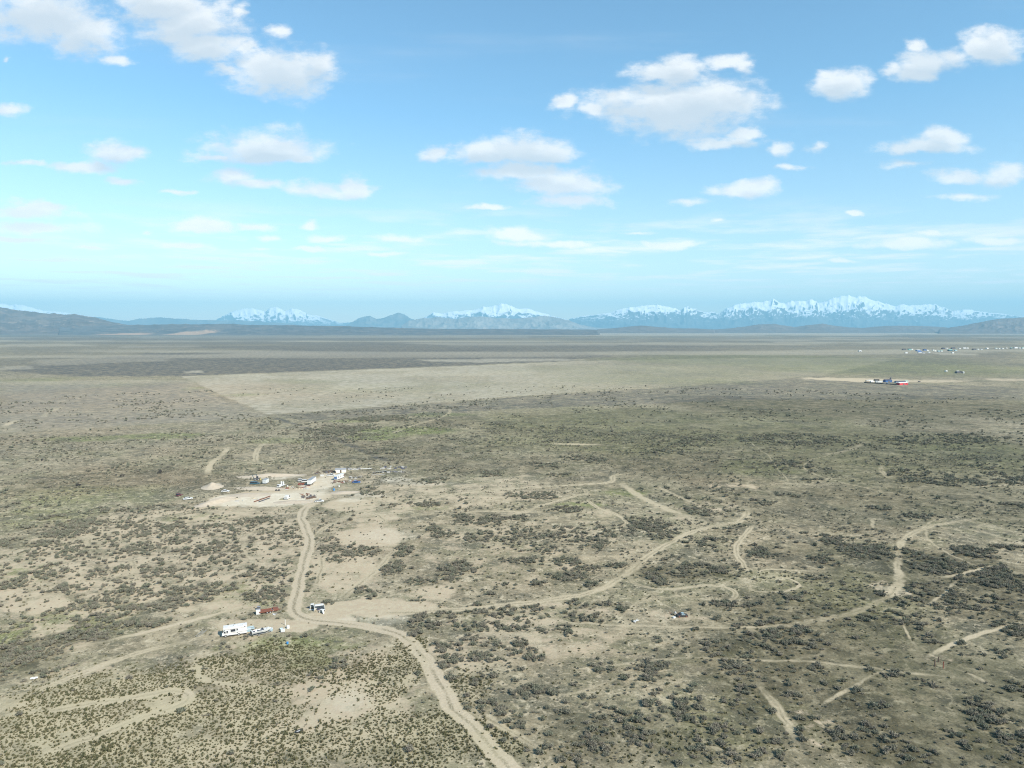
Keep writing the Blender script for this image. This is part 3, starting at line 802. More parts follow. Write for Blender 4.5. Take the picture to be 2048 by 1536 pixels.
def mountain_range(name, prof, D, depth, spur, mat, seed, jag=.05, rough=.62, front=.70, nv=90, base=0.0, step=1.3, maxn=1500):
    """prof: crest line in photo pixels, D: distance of the crest; a real height field with spurs and gullies"""
    prof = sorted(prof)
    if D > 28000: depth *= .58; spur *= .62
    px = np.arange(prof[0][0], prof[-1][0] + .1, step)
    if len(px) > maxn: px = np.linspace(prof[0][0], prof[-1][0], maxn)
    py = np.interp(px, [p[0] for p in prof], [p[1] for p in prof])
    us = (px - CX) / F * 1.0
    ratio = np.array([uv(a, b_)[1] for a, b_ in zip(px, py)])
    hc = np.maximum(H + D * ratio, 2)
    X0 = us * D / cp
    hmax = hc.max()
    hc = hc + (fbm(X0 / spur * 1.6, X0 * 0, seed, 5) - .5) * 2 * jag * np.minimum(hc, hmax * .5)
    vs = np.linspace(0, 1, nv)
    VV, XX = np.meshgrid(vs, X0, indexing='ij')
    YY = D + (VV - front) * depth
    # crest at v=front, foot at v=0 and v=1
    prof_v = np.where(VV < front, VV / front, (1 - VV) / (1 - front))
    wx = XX + (fbm(XX / spur / 1.5, YY / spur / 1.5, seed + 40, 3) - .5) * spur * .9
    rg = ridged(wx / spur, YY / (spur * 2.6), seed + 3, 6)
    HH = hc[None, :] * (prof_v ** 1.15) * (1 - rough * (1 - rg) * (1 - prof_v ** 3) * 1.1)
    HH = HH + (ridged(XX / (spur * .45), YY / (spur * .6), seed + 9, 5) - .5) * .20 * hc[None, :] * np.sin(np.clip(prof_v, 0, 1) * math.pi * .8)
    HH = np.maximum(HH, 0) - 1.0 + base
    HH[0, :] = -0.9; HH[-1, :] = -0.9
    e = np.minimum(1, np.minimum(np.arange(len(px)), np.arange(len(px))[::-1]) / 3.0)
    HH = -0.9 + (HH + .9) * e[None, :]
    # keep the line of sight to the crest at the crest's own height
    X2 = XX * (YY / D)
    V_ = np.stack([X2.ravel(), YY.ravel(), HH.ravel()], 1)
    n0_, n1_ = nv, len(px)
    i_, j_ = np.meshgrid(np.arange(n0_ - 1), np.arange(n1_ - 1), indexing='ij')
    q = np.stack([i_ * n1_ + j_, i_ * n1_ + j_ + 1, (i_ + 1) * n1_ + j_ + 1, (i_ + 1) * n1_ + j_], -1).reshape(-1, 4)
    o = link(name, mesh_np(name, V_, q, mat, True))
    tag(o, kind='structure')
    return o


R_snow = rock('snow_mountain_rock', (.05, .056, .055), (.10, .098, .09), 1070, 165)
R_snow2 = rock('snow_mountain_rock_low', (.06, .066, .064), (.12, .115, .10), 870, 165)
R_blue = rock('blue_range_rock', (.08, .088, .085), (.16, .15, .13))
R_tan = rock('bare_hill_rock', (.17, .16, .14), (.26, .235, .20))
R_near = rock('brown_hill_rock', (.085, .066, .052), (.15, .115, .088), scale=1 / 350.0, patch=(.27, .21, .15))
R_mesa = rock('dark_bench_rock', (.075, .075, .072), (.125, .112, .10), scale=1 / 300.0, patch=(.24, .19, .14))
R_dark = rock('dark_knoll_rock', (.11, .092, .078), (.15, .12, .098), scale=1 / 300.0)

mountain_range('mountains', [(560,655),(640,646),(720,644),(830,641),(900,638),(1000,638),(1120,640),(1170,637),(1300,630),(1420,632),(1440,634),(1600,630),(1800,628),(1900,630),(2000,634),(2100,636),(2250,650)], 52000, 9000, 2200, R_blue, 95, .05)
mountain_range('mountains', [(-260,598),(-160,606),(-60,600),(0,603),(30,608),(60,612),(100,620),(130,625),(200,634),(260,646),(300,656)], 46000, 12000, 2200, R_snow2, 100, .05)
mountain_range('mountains', [(150,650),(185,633),(215,635),(260,641),(300,636),(320,634),(345,636),(380,638),(420,640),(470,640),(520,642),(600,648)], 36000, 7000, 1700, R_blue, 110, .04)
mountain_range('mountains', [(410,652),(440,637),(460,628),(475,620),(500,617),(520,618),(532,621),(545,616),(556,613),(566,617),(574,622),(588,617),(600,619),(618,627),(640,632),(670,641),(710,652)], 50000, 11000, 2300, R_snow2, 120, .05)
mountain_range('mountains', [(690,654),(705,644),(725,634),(742,631),(755,638),(770,636),(785,629),(798,624),(810,629),(825,638),(845,646),(880,654)], 38000, 7000, 1500, R_blue, 130, .06)
mountain_range('mountains', [(820,652),(850,634),(868,624),(885,628),(905,624),(930,620),(945,621),(958,615),(975,611),(1000,607),(1020,610),(1035,616),(1055,616),(1070,620),(1090,627),(1110,632),(1150,645),(1180,655)], 47000, 11000, 2000, R_snow2, 140, .06)
mountain_range('hills', [(800,654),(820,640),(850,636),(880,634),(915,637),(950,633),(985,634),(1010,636),(1040,636),(1065,634),(1090,631),(1110,634),(1135,640),(1160,649),(1190,655),(1240,659)], 30000, 6500, 1250, R_tan, 150, .03, .9)
mountain_range('mountains', [(1120,652),(1140,636),(1160,632),(1190,629),(1215,624),(1240,617),(1262,614),(1280,611),(1305,608),(1325,612),(1345,616),(1358,620),(1366,614),(1372,611),(1382,617),(1398,622),(1425,624),(1450,634),(1500,652)], 45000, 11000, 2000, R_snow, 160, .06)
mountain_range('mountains', [(1380,652),(1410,636),(1430,628),(1450,617),(1465,610),(1480,607),(1505,602),(1525,600),(1543,597),(1556,602),(1566,608),(1578,602),(1590,601),(1604,603),(1618,598),(1632,605),(1645,600),(1660,595),(1675,593),(1690,590),(1705,593),(1720,591),(1732,596),(1745,600),(1765,606),(1785,611),(1800,609),(1820,610),(1850,607),(1870,611),(1885,616),(1900,622),(1925,618),(1945,622),(1965,624),(1990,627),(2020,630),(2060,634),(2130,628),(2240,640)], 44000, 13000, 2100, R_snow, 170, .06)
# nearer brown hills, bench land and knolls
mountain_range('hills', [(-330,606),(-200,600),(-90,610),(-20,613),(15,614),(45,620),(75,624),(105,627),(135,628),(160,628),(185,633),(210,639),(240,645),(275,652),(330,659)], 15500, 5200, 900, R_near, 180, .03, .55)
mountain_range('hills', [(120,655),(180,651),(240,650),(300,649),(330,648),(370,648),(420,647),(480,648),(560,650),(640,651),(720,653),(800,655),(840,657),(1000,657.5),(1200,659)], 13500, 4000, 700, R_mesa, 190, .03, .3, .6)
mountain_range('hills', [(1190,659),(1230,656),(1255,653),(1280,651),(1310,653),(1345,656),(1400,657),(1430,659)], 17000, 2800, 600, R_dark, 200, .03, .4)
mountain_range('hills', [(1420,659),(1460,656),(1500,651),(1520,648),(1545,647),(1565,651),(1585,654),(1610,650),(1640,647),(1665,651),(1690,654),(1720,656),(1760,652),(1800,651),(1850,652),(1890,655),(1930,659)], 18000, 3200, 650, R_dark, 210, .03, .4)
mountain_range('hills', [(1870,659),(1900,654),(1930,649),(1960,643),(1985,638),(2010,636),(2060,634),(2150,628),(2260,634),(2360,655)], 16000, 3600, 800, R_dark, 220, .03, .45)


# ------------------------------------------------------------------ sagebrush and tussocks
def bush_mesh(name, seed, nleaf, leaf, lobes=7, tall=.62):
    rs = np.random.RandomState(seed)
    lb = []
    for i in range(lobes):
        a = rs.rand() * 6.283; r = (0.18 + .34 * rs.rand()) * (i > 0)
        lb.append((r * math.cos(a), r * math.sin(a), .22 + .20 * rs.rand(), .16 + .14 * rs.rand()))
    V_, T_ = [], []
    mi = []
    # dense twiggy cores, added inside so the bushes cast solid shadows
    for (x, y, z, r) in lb:
        base = len(V_)
        pts = [(0, 0, 1), (1, 0, 0), (0, 1, 0), (-1, 0, 0), (0, -1, 0), (.2, .1, -1)]
        for p in pts:
            k = r * (.62 + .30 * rs.rand())
            V_.append((x + p[0] * k, y + p[1] * k, max(-.05, (z * tall / .62 + p[2] * k * (1.6 if p[2] < 0 else .8)))))
        for f in ((0,1,2),(0,2,3),(0,3,4),(0,4,1),(5,2,1),(5,3,2),(5,4,3),(5,1,4)):
            T_.append([base + q for q in f]); mi.append(1)
    for i in range(nleaf):
        x, y, z, r = lb[rs.randint(len(lb))]
        d = rs.randn(3); d /= np.linalg.norm(d); d[2] = abs(d[2]) * 1.0 - .15
        k = r * (.55 + .95 * rs.rand())
        c = np.array([x, y, z * tall / .62]) + d * k
        c[2] = max(c[2], .01)
        u = d * .9 + rs.randn(3) * .5 + np.array([0, 0, .35]); u /= np.linalg.norm(u)
        w = np.cross(u, rs.randn(3)); w /= np.linalg.norm(w) + 1e-9
        L = leaf * (.7 + .7 * rs.rand())
        base = len(V_)
        V_ += [tuple(c - u * L * .4 - w * L * .25), tuple(c - u * L * .3 + w * L * .3), tuple(c + u * L)]
        T_.append([base, base + 1, base + 2]); mi.append(0)
    me = mesh_np(name, np.array(V_), np.array(T_), M_sage)
    me.materials.append(M_twig)
    me.polygons.foreach_set('material_index', np.array(mi, np.int32))
    return me


def tuft_mesh(name, seed, n=16, mat=None):
    rs = np.random.RandomState(seed)
    V_, T_ = [], []
    for i in range(n):
        a = rs.rand() * 6.283; r = .28 * rs.rand()
        x, y = r * math.cos(a), r * math.sin(a)
        l = .22 + .26 * rs.rand()
        tx, ty = x + math.cos(a) * .25 * rs.rand(), y + math.sin(a) * .25 * rs.rand()
        w = .10 + .08 * rs.rand(); b_ = rs.rand() * 6.283
        k = len(V_)
        V_ += [(x - w * math.cos(b_), y - w * math.sin(b_), -.02), (x + w * math.cos(b_), y + w * math.sin(b_), -.02), (tx, ty, l)]
        T_.append([k, k + 1, k + 2])
    return mesh_np(name, np.array(V_), np.array(T_), mat or M_tuft)


near_bush = [bush_mesh('sagebrush_bush', 50 + i, 360, .12, 7 + i % 4, .50 + .08 * (i % 3)) for i in range(8)]
mid_bush = [bush_mesh('sagebrush', 70 + i, 110, .22, 6) for i in range(4)]
tufts = [tuft_mesh('grass_tuft', 90 + i) for i in range(4)]
protos = {}


def proto_coll(key, meshes):
    c = bpy.data.collections.new(key)                 # never linked to the scene: only instanced
    for i, m_ in enumerate(meshes):
        c.objects.link(bpy.data.objects.new('%s_%02d' % (key, i), m_))
    return c


def scatter(name, meshes, X, Y, S, seed, tallv=.25):
    """one 'stuff' object: every point carries its own turn, size and variant"""
    n = len(X)
    rs = np.random.RandomState(seed)
    me = bpy.data.meshes.new(name)
    me.vertices.add(n)
    co = np.stack([X, Y, np.zeros(n)], 1).astype(np.float32)
    me.vertices.foreach_set('co', co.ravel())
    for nm, typ, val in (('rot', 'FLOAT', rs.rand(n) * 6.283), ('idx', 'INT', rs.randint(0, len(meshes), n))):
        at = me.attributes.new(nm, typ, 'POINT')
        at.data.foreach_set('value', val.astype(np.int32 if typ == 'INT' else np.float32))
    at = me.attributes.new('size', 'FLOAT_VECTOR', 'POINT')
    sv = np.stack([S * (1 + .25 * rs.randn(n).clip(-1, 1)), S, S * (1 + tallv * rs.randn(n).clip(-1.5, 1.5))], 1)
    at.data.foreach_set('vector', sv.astype(np.float32).ravel())
    o = link(name, me)
    ng = bpy.data.node_groups.new(name, 'GeometryNodeTree')
    ng.interface.new_socket('Geometry', in_out='INPUT', socket_type='NodeSocketGeometry')
    ng.interface.new_socket('Geometry', in_out='OUTPUT', socket_type='NodeSocketGeometry')
    N_ = ng.nodes
    gi, go = N_.new('NodeGroupInput'), N_.new('NodeGroupOutput')
    ci = N_.new('GeometryNodeCollectionInfo')
    ci.inputs[0].default_value = proto_coll(name + '_variants', meshes)
    ci.inputs['Separate Children'].default_value = True
    ci.inputs['Reset Children'].default_value = True
    ip = N_.new('GeometryNodeInstanceOnPoints')
    ip.inputs['Pick Instance'].default_value = True

    def att(nm, dt):
        a = N_.new('GeometryNodeInputNamedAttribute'); a.data_type = dt
        a.inputs[0].default_value = nm
        return [s_ for s_ in a.outputs if s_.enabled][0]
    L_ = ng.links
    cx_ = N_.new('ShaderNodeCombineXYZ')
    L_.new(att('rot', 'FLOAT'), cx_.inputs[2])
    L_.new(gi.outputs[0], ip.inputs['Points'])
    L_.new(ci.outputs[0], ip.inputs['Instance'])
    L_.new(att('idx', 'INT'), ip.inputs['Instance Index'])
    L_.new(cx_.outputs[0], ip.inputs['Rotation'])
    L_.new(att('size', 'FLOAT_VECTOR'), ip.inputs['Scale'])
    L_.new(ip.outputs[0], go.inputs[0])
    md = o.modifiers.new('scatter', 'NODES')
    md.node_group = ng
    tag(o, kind='stuff')
    return o


def wedge(n, r0, r1, seed, half=R(40)):
    rs = np.random.RandomState(seed)
    r = np.sqrt(rs.rand(n) * (r1 ** 2 - r0 ** 2) + r0 ** 2)
    a = (rs.rand(n) * 2 - 1) * half
    return r * np.sin(a), r * np.cos(a), rs


BX, BY, BS = [], [], []
# thickets
X_, Y_, rs = wedge(420000, 125, 1250, 5)
MM = masks(X_, Y_)
r_ = np.hypot(X_, Y_)
clump = fbm(X_ / 4.5, Y_ / 4.5, 301, 3)
loose = fbm(X_ / 45, Y_ / 45, 305, 3)
left_ = 1 - sstep(X_, -40, 20)
dens = MM['bush'] * sstep(clump, .42 - .05 * left_, .56 - .05 * left_) * (1 + .45 * left_)
dens = dens + (.10 + .06 * left_) * sstep(loose, .48, .66) * sstep(clump, .42, .6) * (1 - .6 * sstep(r_, 600, 1150))
dens = dens * (1 - sstep(MM['path'], .15, .35)) * (1 - .9 * sstep(MM['bare'], .3, .7)) * (1 - MM['field'])
dens = dens * (1 - sstep(MM['tuft'], .2, .6) * .85)
area = .5 * (1250 ** 2 - 125 ** 2) * R(80)
# cover: candidate density is 1 per (area/n) m2 -> keep all where dens is 1 near, thin out with distance and use wider bushes there
keep = rs.rand(len(X_)) < dens
X_, Y_, r_ = X_[keep], Y_[keep], r_[keep]
S_ = (.85 + 1.2 * rs.rand(len(X_)) ** 1.9) * (1 + .35 * sstep(r_, 300, 1200))
BX.append(X_); BY.append(Y_); BS.append(S_)
# the nearer thickets need more bushes than the even candidate rain gives
X_, Y_, rs = wedge(150000, 125, 430, 6)
MM = masks(X_, Y_)
clump = fbm(X_ / 4, Y_ / 4, 311, 3)
loose = fbm(X_ / 30, Y_ / 30, 315, 3)
dens = MM['bush'] * sstep(clump, .38, .54) * (1 + .4 * (1 - sstep(X_, -40, 20)))
rightside = sstep(X_, 20, 60)
dens = dens + (.03 + .035 * rightside) * sstep(loose, .42, .62)
dens = dens * (1 - sstep(MM['path'], .15, .35)) * (1 - .92 * sstep(MM['bare'], .3, .7)) * (1 - .85 * sstep(MM['tuft'], .3, .7))
keep = rs.rand(len(X_)) < dens * .70
X_, Y_ = X_[keep], Y_[keep]
BX.append(X_); BY.append(Y_); BS.append(.50 + 1.25 * rs.rand(len(X_)) ** 2.3)
BX = np.concatenate(BX); BY = np.concatenate(BY); BS = np.concatenate(BS)
# keep the working places clear
CLEAR = [(470,1262,36,14),(520,1262,26,10),(570,1250,22,16),(632,1216,22,14),(534,1220,30,12),(600,965,130,26),(700,950,60,16),(450,985,24,8),(365,996,22,8),(1362,1229,16,8),(598,1463,12,8),(68,1357,10,6),(1272,1243,9,5),(575,1287,8,6),(1775,765,70,9),(777,944,40,9)]
ok = np.ones(len(BX), bool)
for e in CLEAR:
    x, y, a, b_ = to_world(e)
    ok &= ((BX - x) / a) ** 2 + ((BY - y) / b_) ** 2 > 1
BX, BY, BS = BX[ok], BY[ok], BS[ok]
dist = np.sqrt(BX ** 2 + BY ** 2 + H * H)
# what shows in the frame, largest first
dep = BY * cp + H * sp_
PXs = CX + F * BX / dep
PYs = CY - F * ((-H) * cp + BY * sp_) / dep
inview = (PXs > 4) & (PXs < 2044) & (PYs < 1532)
show = np.where(inview, BS / dist, 0)
order = np.argsort(-show)
first = order[:300]
rest = np.ones(len(BX), bool); rest[first] = False
print('bushes', len(BX))
rr_ = dist[rest]
nb = rr_ < 420
scatter('sagebrush_thickets', near_bush, BX[rest][nb], BY[rest][nb], BS[rest][nb], 21)
scatter('distant_sagebrush', mid_bush, BX[rest][~nb], BY[rest][~nb], BS[rest][~nb], 22)
protos_b = [None] * len(near_bush)
rsb = random.Random(4)


SPOTS = [(835, 1253, 'at the bend of the dirt road'), (890, 1230, 'just right of the road bend'), (965, 1225, 'in the upper row right of the road bend'), (1070, 1225, 'in the middle of the upper thicket row'), (1160, 1215, 'at the right end of the upper thicket row'), (1240, 1217, 'near the pale scrap sheet'),
 (1130, 1262, 'below the pale scrap sheet'), (1030, 1260, 'deep in the thickets right of the road'), (955, 1282, 'in the thickets opposite the road curve'), (895, 1320, 'close beside the road below its bend'), (960, 1318, 'in the second thicket row right of the road'), (1040, 1305, 'on the sandy strip right of the road thickets'), (1000, 1348, 'in the small thicket halfway down the road'), (905, 1365, 'at the road verge halfway down'),
 (1059, 1381, 'in the oval thicket halfway down, right of the road'), (1203, 1337, 'in the lone oval thicket above the lower clumps'), (960, 1408, 'right beside the lower road'), (1020, 1430, 'in the clump right of the lower road'), (1060, 1465, 'along the pale strip right of the lower road'), (1130, 1415, 'among the scattered bushes below the oval thicket'), (1220, 1432, 'in the loose clump at bottom centre'), (1189, 1490, 'in the dense clump at the bottom edge centre'), (1110, 1500, 'at the bottom edge near the lower road'), (1260, 1515, 'at the bottom edge right of the dense clump'),
 (1298, 1347, 'in the loose thicket right of the lone oval one'), (1360, 1419, 'in the broad lower thicket left of the winding track'), (1340, 1510, 'below the broad lower thicket'), (1433, 1292, 'at the left edge of the big round thicket'), (1560, 1260, 'in the upper part of the big round thicket'), (1560, 1295, 'in the lower part of the big round thicket'), (1468, 1323, 'in the thicket tail below the big round one'), (1500, 1385, 'beside the top of the winding track'), (1430, 1450, 'left of the winding track'), (1500, 1465, 'beside the winding track near the bottom'), (1550, 1495, 'right at the winding track, bottom edge'), (1622, 1432, 'where the two faint tracks meet'),
 (1635, 1340, 'below and right of the big round thicket'), (1697, 1385, 'above the straight faint track'), (1775, 1347, 'left of the three wooden posts'), (1861, 1367, 'below the three wooden posts'), (1769, 1412, 'on the open slope right of the straight track'), (1740, 1480, 'on the lower slope right of the winding track'), (1854, 1508, 'at the bottom edge, far right slope'), (1923, 1475, 'in the dark clump near the lower right corner'), (2010, 1450, 'at the right edge above the corner'), (1963, 1412, 'in the round clump right of the posts'), (2029, 1375, 'at the right edge level with the posts'),
 (2035, 1262, 'at the right edge above the pale track'), (342, 1150, 'in the thickets far left'), (171, 1205, 'in the long left thicket band'), (50, 1300, 'at the left edge'), (600, 1340, 'in the tussock ground below the motorhome'), (820, 1350, 'left of the lower road'), (530, 1190, 'above the rusty trailer')]


def bush_words(px, py, s_):
    d, w = min(((px - a) ** 2 + (1.6 * (py - b)) ** 2, c) for a, b, c in SPOTS)
    size = 'Broad' if s_ > 1.65 else ('Middling' if s_ > 1.4 else 'Small')
    return '%s sagebrush bush %s' % (size, w), 'sagebrush bushes ' + w


words = {int(k): bush_words(PXs[k], PYs[k], BS[k]) for k in first}
by_label = {}
for k in sorted(words, key=lambda q: PXs[q]): by_label.setdefault(words[k][0], []).append(k)
NTH = 'leftmost|second from left|third from left|fourth from left|fifth from left|sixth from left|seventh from left|eighth from left|ninth from left|tenth from left|eleventh from left|twelfth from left|thirteenth from left|fourteenth from left|fifteenth from left|sixteenth from left'.split('|')
for lab_, ks in by_label.items():
    for i, k in enumerate(ks):
        if len(ks) > 1:
            far_end = i == len(ks) - 1
            words[k] = (lab_ + ', ' + ('rightmost' if far_end else NTH[min(i, 15)]), words[k][1])
for k in first:
    v = rsb.randrange(len(near_bush))
    if protos_b[v] is None:
        o = link('sagebrush_bush', near_bush[v]); protos_b[v] = o
    else:
        o = protos_b[v].copy(); scene.collection.objects.link(o)
    s_ = float(BS[k])
    o.location = (float(BX[k]), float(BY[k]), 0)
    o.rotation_euler = (0, 0, rsb.random() * 6.283)
    o.scale = (s_ * rsb.uniform(.85, 1.2), s_, s_ * rsb.uniform(.8, 1.2))
    lb_, gr_ = words[int(k)]
    tag(o, lb_, 'bush', gr_, 'thing')

# tussocks, evenly spaced the way dry bunch grass grows
sp = .80
gx, gy = np.meshgrid(np.arange(-190, 190, sp), np.arange(120, 285, sp))
rs = np.random.RandomState(9)
X_ = (gx + (rs.rand(*gx.shape) - .5) * sp * .95).ravel(); Y_ = (gy + (rs.rand(*gx.shape) - .5) * sp * .95).ravel()
m_ = np.abs(np.arctan2(X_, Y_)) < R(40)
X_, Y_ = X_[m_], Y_[m_]
MM = masks(X_, Y_)
cl2 = fbm(X_ / 14, Y_ / 14, 405, 3); cl3 = fbm(X_ / 2.5, Y_ / 2.5, 409, 3)
dens = (MM['tuft'] * (.5 + 1.0 * sstep(cl3, .3, .55)) * 1.8 * sstep(cl2, .15, .38) + .03 + .10 * MM['green']) * (1 - sstep(MM['path'] + (cl3 - .5) * .5, .22, .5) * .96) * (1 - .8 * sstep(MM['bare'], .5, .9))
keep = rs.rand(len(X_)) < dens
scatter('dark_tussocks', tufts, X_[keep], Y_[keep], (.42 + .85 * rs.rand(keep.sum()) ** 1.3) * (.75 + .6 * cl2[keep]), 23, .3)
print('tufts', keep.sum())
# ragged low plants farther out, also on the sand
X_, Y_, rs = wedge(120000, 140, 720, 10)
MM = masks(X_, Y_)
cl2 = fbm(X_ / 18, Y_ / 18, 415, 3); cl3 = fbm(X_ / 3.2, Y_ / 3.2, 419, 3)
dens = (.03 + .55 * sstep(cl2, .48, .66) * sstep(cl3, .42, .58)) * (1 - sstep(MM['path'], .2, .5)) * (1 - .8 * sstep(MM['bare'], .4, .8)) * (1 - MM['field']) * (1 - .8 * MM['tuft'])
keep = rs.rand(len(X_)) < dens
scatter('low_scrub', mid_bush[:2], X_[keep], Y_[keep], (.40 + .5 * rs.rand(keep.sum()) ** 1.5) * (1 + .7 * sstep(np.hypot(X_[keep], Y_[keep]), 300, 900)), 24, .15)
# ------------------------------------------------------------------ building kit
class MB:
    def __init__(s):
        s.v, s.f = [], []

    def add(s, vs, fs):
        k = len(s.v)
        s.v += [tuple(map(float, p)) for p in vs]
        s.f += [tuple(k + i for i in f) for f in fs]
        return s

    def box(s, x0, x1, y0, y1, z0, z1, tx=0, ty=0, sh=0):
        """tx, ty shrink the top; sh shears the top along x"""
        vs = [(x0, y0, z0), (x1, y0, z0), (x1, y1, z0), (x0, y1, z0),
              (x0 + tx + sh, y0 + ty, z1), (x1 - tx + sh, y0 + ty, z1), (x1 - tx + sh, y1 - ty, z1), (x0 + tx + sh, y1 - ty, z1)]
        return s.add(vs, [(3, 2, 1, 0), (4, 5, 6, 7), (0, 1, 5, 4), (1, 2, 6, 5), (2, 3, 7, 6), (3, 0, 4, 7)])

    def prism(s, prof, y0, y1, inset=0):
        """side outline (x, z) extruded across y"""
        n = len(prof)
        vs = [(x, y0, z) for x, z in prof] + [(x, y1, z) for x, z in prof]
        fs = [tuple(range(n)), tuple(reversed(range(n, 2 * n)))]
        fs += [((i + 1) % n, i, n + i, n + (i + 1) % n) for i in range(n)]
        return s.add(vs, fs)

    def cyl(s, c, r, h, axis='z', n=14, r2=None, cap=True):
        r2 = r if r2 is None else r2
        vs = []
        for k, (rr__, t_) in enumerate(((r, 0), (r2, h))):
            for i in range(n):
                a = 6.28318 * i / n
                p, q = rr__ * math.cos(a), rr__ * math.sin(a)
                if axis == 'z': vs.append((c[0] + p, c[1] + q, c[2] + t_))
                elif axis == 'y': vs.append((c[0] + p, c[1] + t_, c[2] + q))
                else: vs.append((c[0] + t_, c[1] + p, c[2] + q))
        fs = [(i, (i + 1) % n, n + (i + 1) % n, n + i) for i in range(n)]
        if cap: fs += [tuple(reversed(range(n))), tuple(range(n, 2 * n))]
        return s.add(vs, fs)

    def bar(s, p, q, w):
        p, q = mathutils.Vector(p), mathutils.Vector(q)
        d = (q - p).normalized()
        u = d.orthogonal().normalized() * w / 2
        v = d.cross(u)
        vs = [p + u, p + v, p - u, p - v, q + u, q + v, q - u, q - v]
        return s.add(vs, [(0, 1, 2, 3), (7, 6, 5, 4), (0, 4, 5, 1), (1, 5, 6, 2), (2, 6, 7, 3), (3, 7, 4, 0)])

    def obj(s, name, mat, parent=None, bevel=0.0, smooth=False):
        me = bpy.data.meshes.new(name)
        me.from_pydata(s.v, [], s.f)
        bm = bmesh.new(); bm.from_mesh(me)
        bmesh.ops.recalc_face_normals(bm, faces=bm.faces)
        bm.to_mesh(me); bm.free()
        me.materials.append(mat)
        if smooth:
            for p in me.polygons: p.use_smooth = True
        o = link(name, me, parent)
        if bevel:
            b = o.modifiers.new('bevel', 'BEVEL'); b.width = bevel; b.segments = 2
        return o


def thing(name, label, cat, at, rot=0.0, group=None, scale=1.0):
    o = bpy.data.objects.new(name, None)
    scene.collection.objects.link(o)
    x, y = g(*at)
    o.location = (x, y, 0); o.rotation_euler = (0, 0, rot); o.scale = (scale,) * 3
    return tag(o, label, cat, group, 'thing')


def heading(p, q):
    (x0, y0), (x1, y1) = g(*p), g(*q)
    return math.atan2(y1 - y0, x1 - x0)


def dup(root, at, rot, label, group=None):
    def cp_(o, par):
        c = o.copy(); scene.collection.objects.link(c)
        if par is not None: c.parent = par
        for ch in o.children: cp_(ch, c)
        return c
    r = cp_(root, None)
    x, y = g(*at); r.location = (x, y, 0); r.rotation_euler = (0, 0, rot)
    r['label'] = label
    if group: r['group'] = group
    return r


def wheels(t, xs, half, r=.38, w=.24):
    for x in xs:
        for s_ in (-1, 1):
            y0 = s_ * half - (w if s_ > 0 else 0)
            wh = MB().cyl((x, y0, r), r, w, 'y', 16).obj('wheel', M_tyre, t)
            MB().cyl((x, s_ * half - .01 + (.005 if s_ > 0 else -.015), r), r * .55, .03, 'y', 12).obj('rim', M_rim, wh)


def car(label, at, rot, mat, L=4.6, Wd=1.8, kind='sedan', group=None, cat='car', name='parked_car'):
    t = thing(name, label, cat, at, rot, group)
    a = L / 2; h = Wd / 2
    body = [(-a, .35), (-a, .85), (-a + .1, .95), (a - 1.2, .98), (a - .15, .82), (a, .6), (a, .35)]
    MB().prism(body, -h, h).obj('body', mat, t, .05)
    if kind == 'sedan':
        cabp = [(-a + .55, .95), (-a + 1.1, 1.42), (a - 2.1, 1.45), (a - 1.35, .97)]
    elif kind == 'pickup':
        cabp = [(-.35, .95), (-.25, 1.68), (a - 1.9, 1.7), (a - 1.3, .97)]
    elif kind == 'suv':
        cabp = [(-a + .05, .95), (-a + .2, 1.72), (a - 1.8, 1.75), (a - 1.2, .97)]
    else:
        cabp = [(-a + .02, .95), (-a + .05, 2.15), (a - 1.1, 2.15), (a - .45, .95)]
    MB().prism(cabp, -h + .12, h - .12).obj('cabin', M_glass, t)
    xs = [p[0] for p in cabp]; zt = max(p[1] for p in cabp)
    MB().box(cabp[1][0] - .02, cabp[2][0] + .04, -h + .10, h - .10, zt - .07, zt + .03).obj('roof', mat, t, .02)
    if kind == 'van':
        MB().box(-a + .03, a - 1.9, -h + .05, h - .05, .96, 2.12).obj('side_panel', mat, t)
    if kind == 'pickup':
        MB().box(-a + .1, -.5, -h + .12, h - .12, .955, .975).obj('cargo_bed', M_dgrey, t)
    for s_ in (-1, 1):
        MB().box(a - .03, a + .02, s_ * (h - .32) - .15, s_ * (h - .32) + .15, .62, .76).obj('headlight', M_white, t)
    wheels(t, (-a + .85, a - .85), h + .01, .35, .22)
    return t


def trailer(label, at, rot, mat, L, Wd, Hh, base=.75, roofmat=None, group=None, door=True, cat='trailer', name='box_trailer', windows=0, stripe=None, tongue=True):
    t = thing(name, label, cat, at, rot, group)
    a, h = L / 2, Wd / 2
    MB().box(-a, a, -h, h, base, Hh).obj('body', mat, t, .04)
    MB().box(-a - .03, a + .03, -h - .03, h + .03, Hh, Hh + .07).obj('roof', roofmat or mat, t)
    MB().box(-a + .1, a - .1, -h + .15, h - .15, base - .2, base).obj('chassis', M_dgrey, t)
    if tongue:
        MB().bar((a, -.4, base - .12), (a + 1.1, 0, base - .2), .12).bar((a, .4, base - .12), (a + 1.1, 0, base - .2), .12).obj('tow_bar', M_dgrey, t)
    if door:
        MB().box(-a - .025, -a, -h + .2, h - .2, base + .1, Hh - .15).obj('door', M_offw, t)
    for k in range(windows):
        x = -a + (k + .6) * L / (windows + .2)
        MB().box(x - .45, x + .45, -h - .03, -h, base + (Hh - base) * .45, base + (Hh - base) * .78).obj('window', M_glass, t)
    if stripe:
        MB().box(-a + .02, a - .02, -h - .012, -h, base + .35, base + .55).obj('stripe', stripe, t)
    n = (-.5, .5) if L > 5 else (0,)
    wheels(t, [(-a * .35 + q) for q in n], h - .02, .36, .22)
    return t


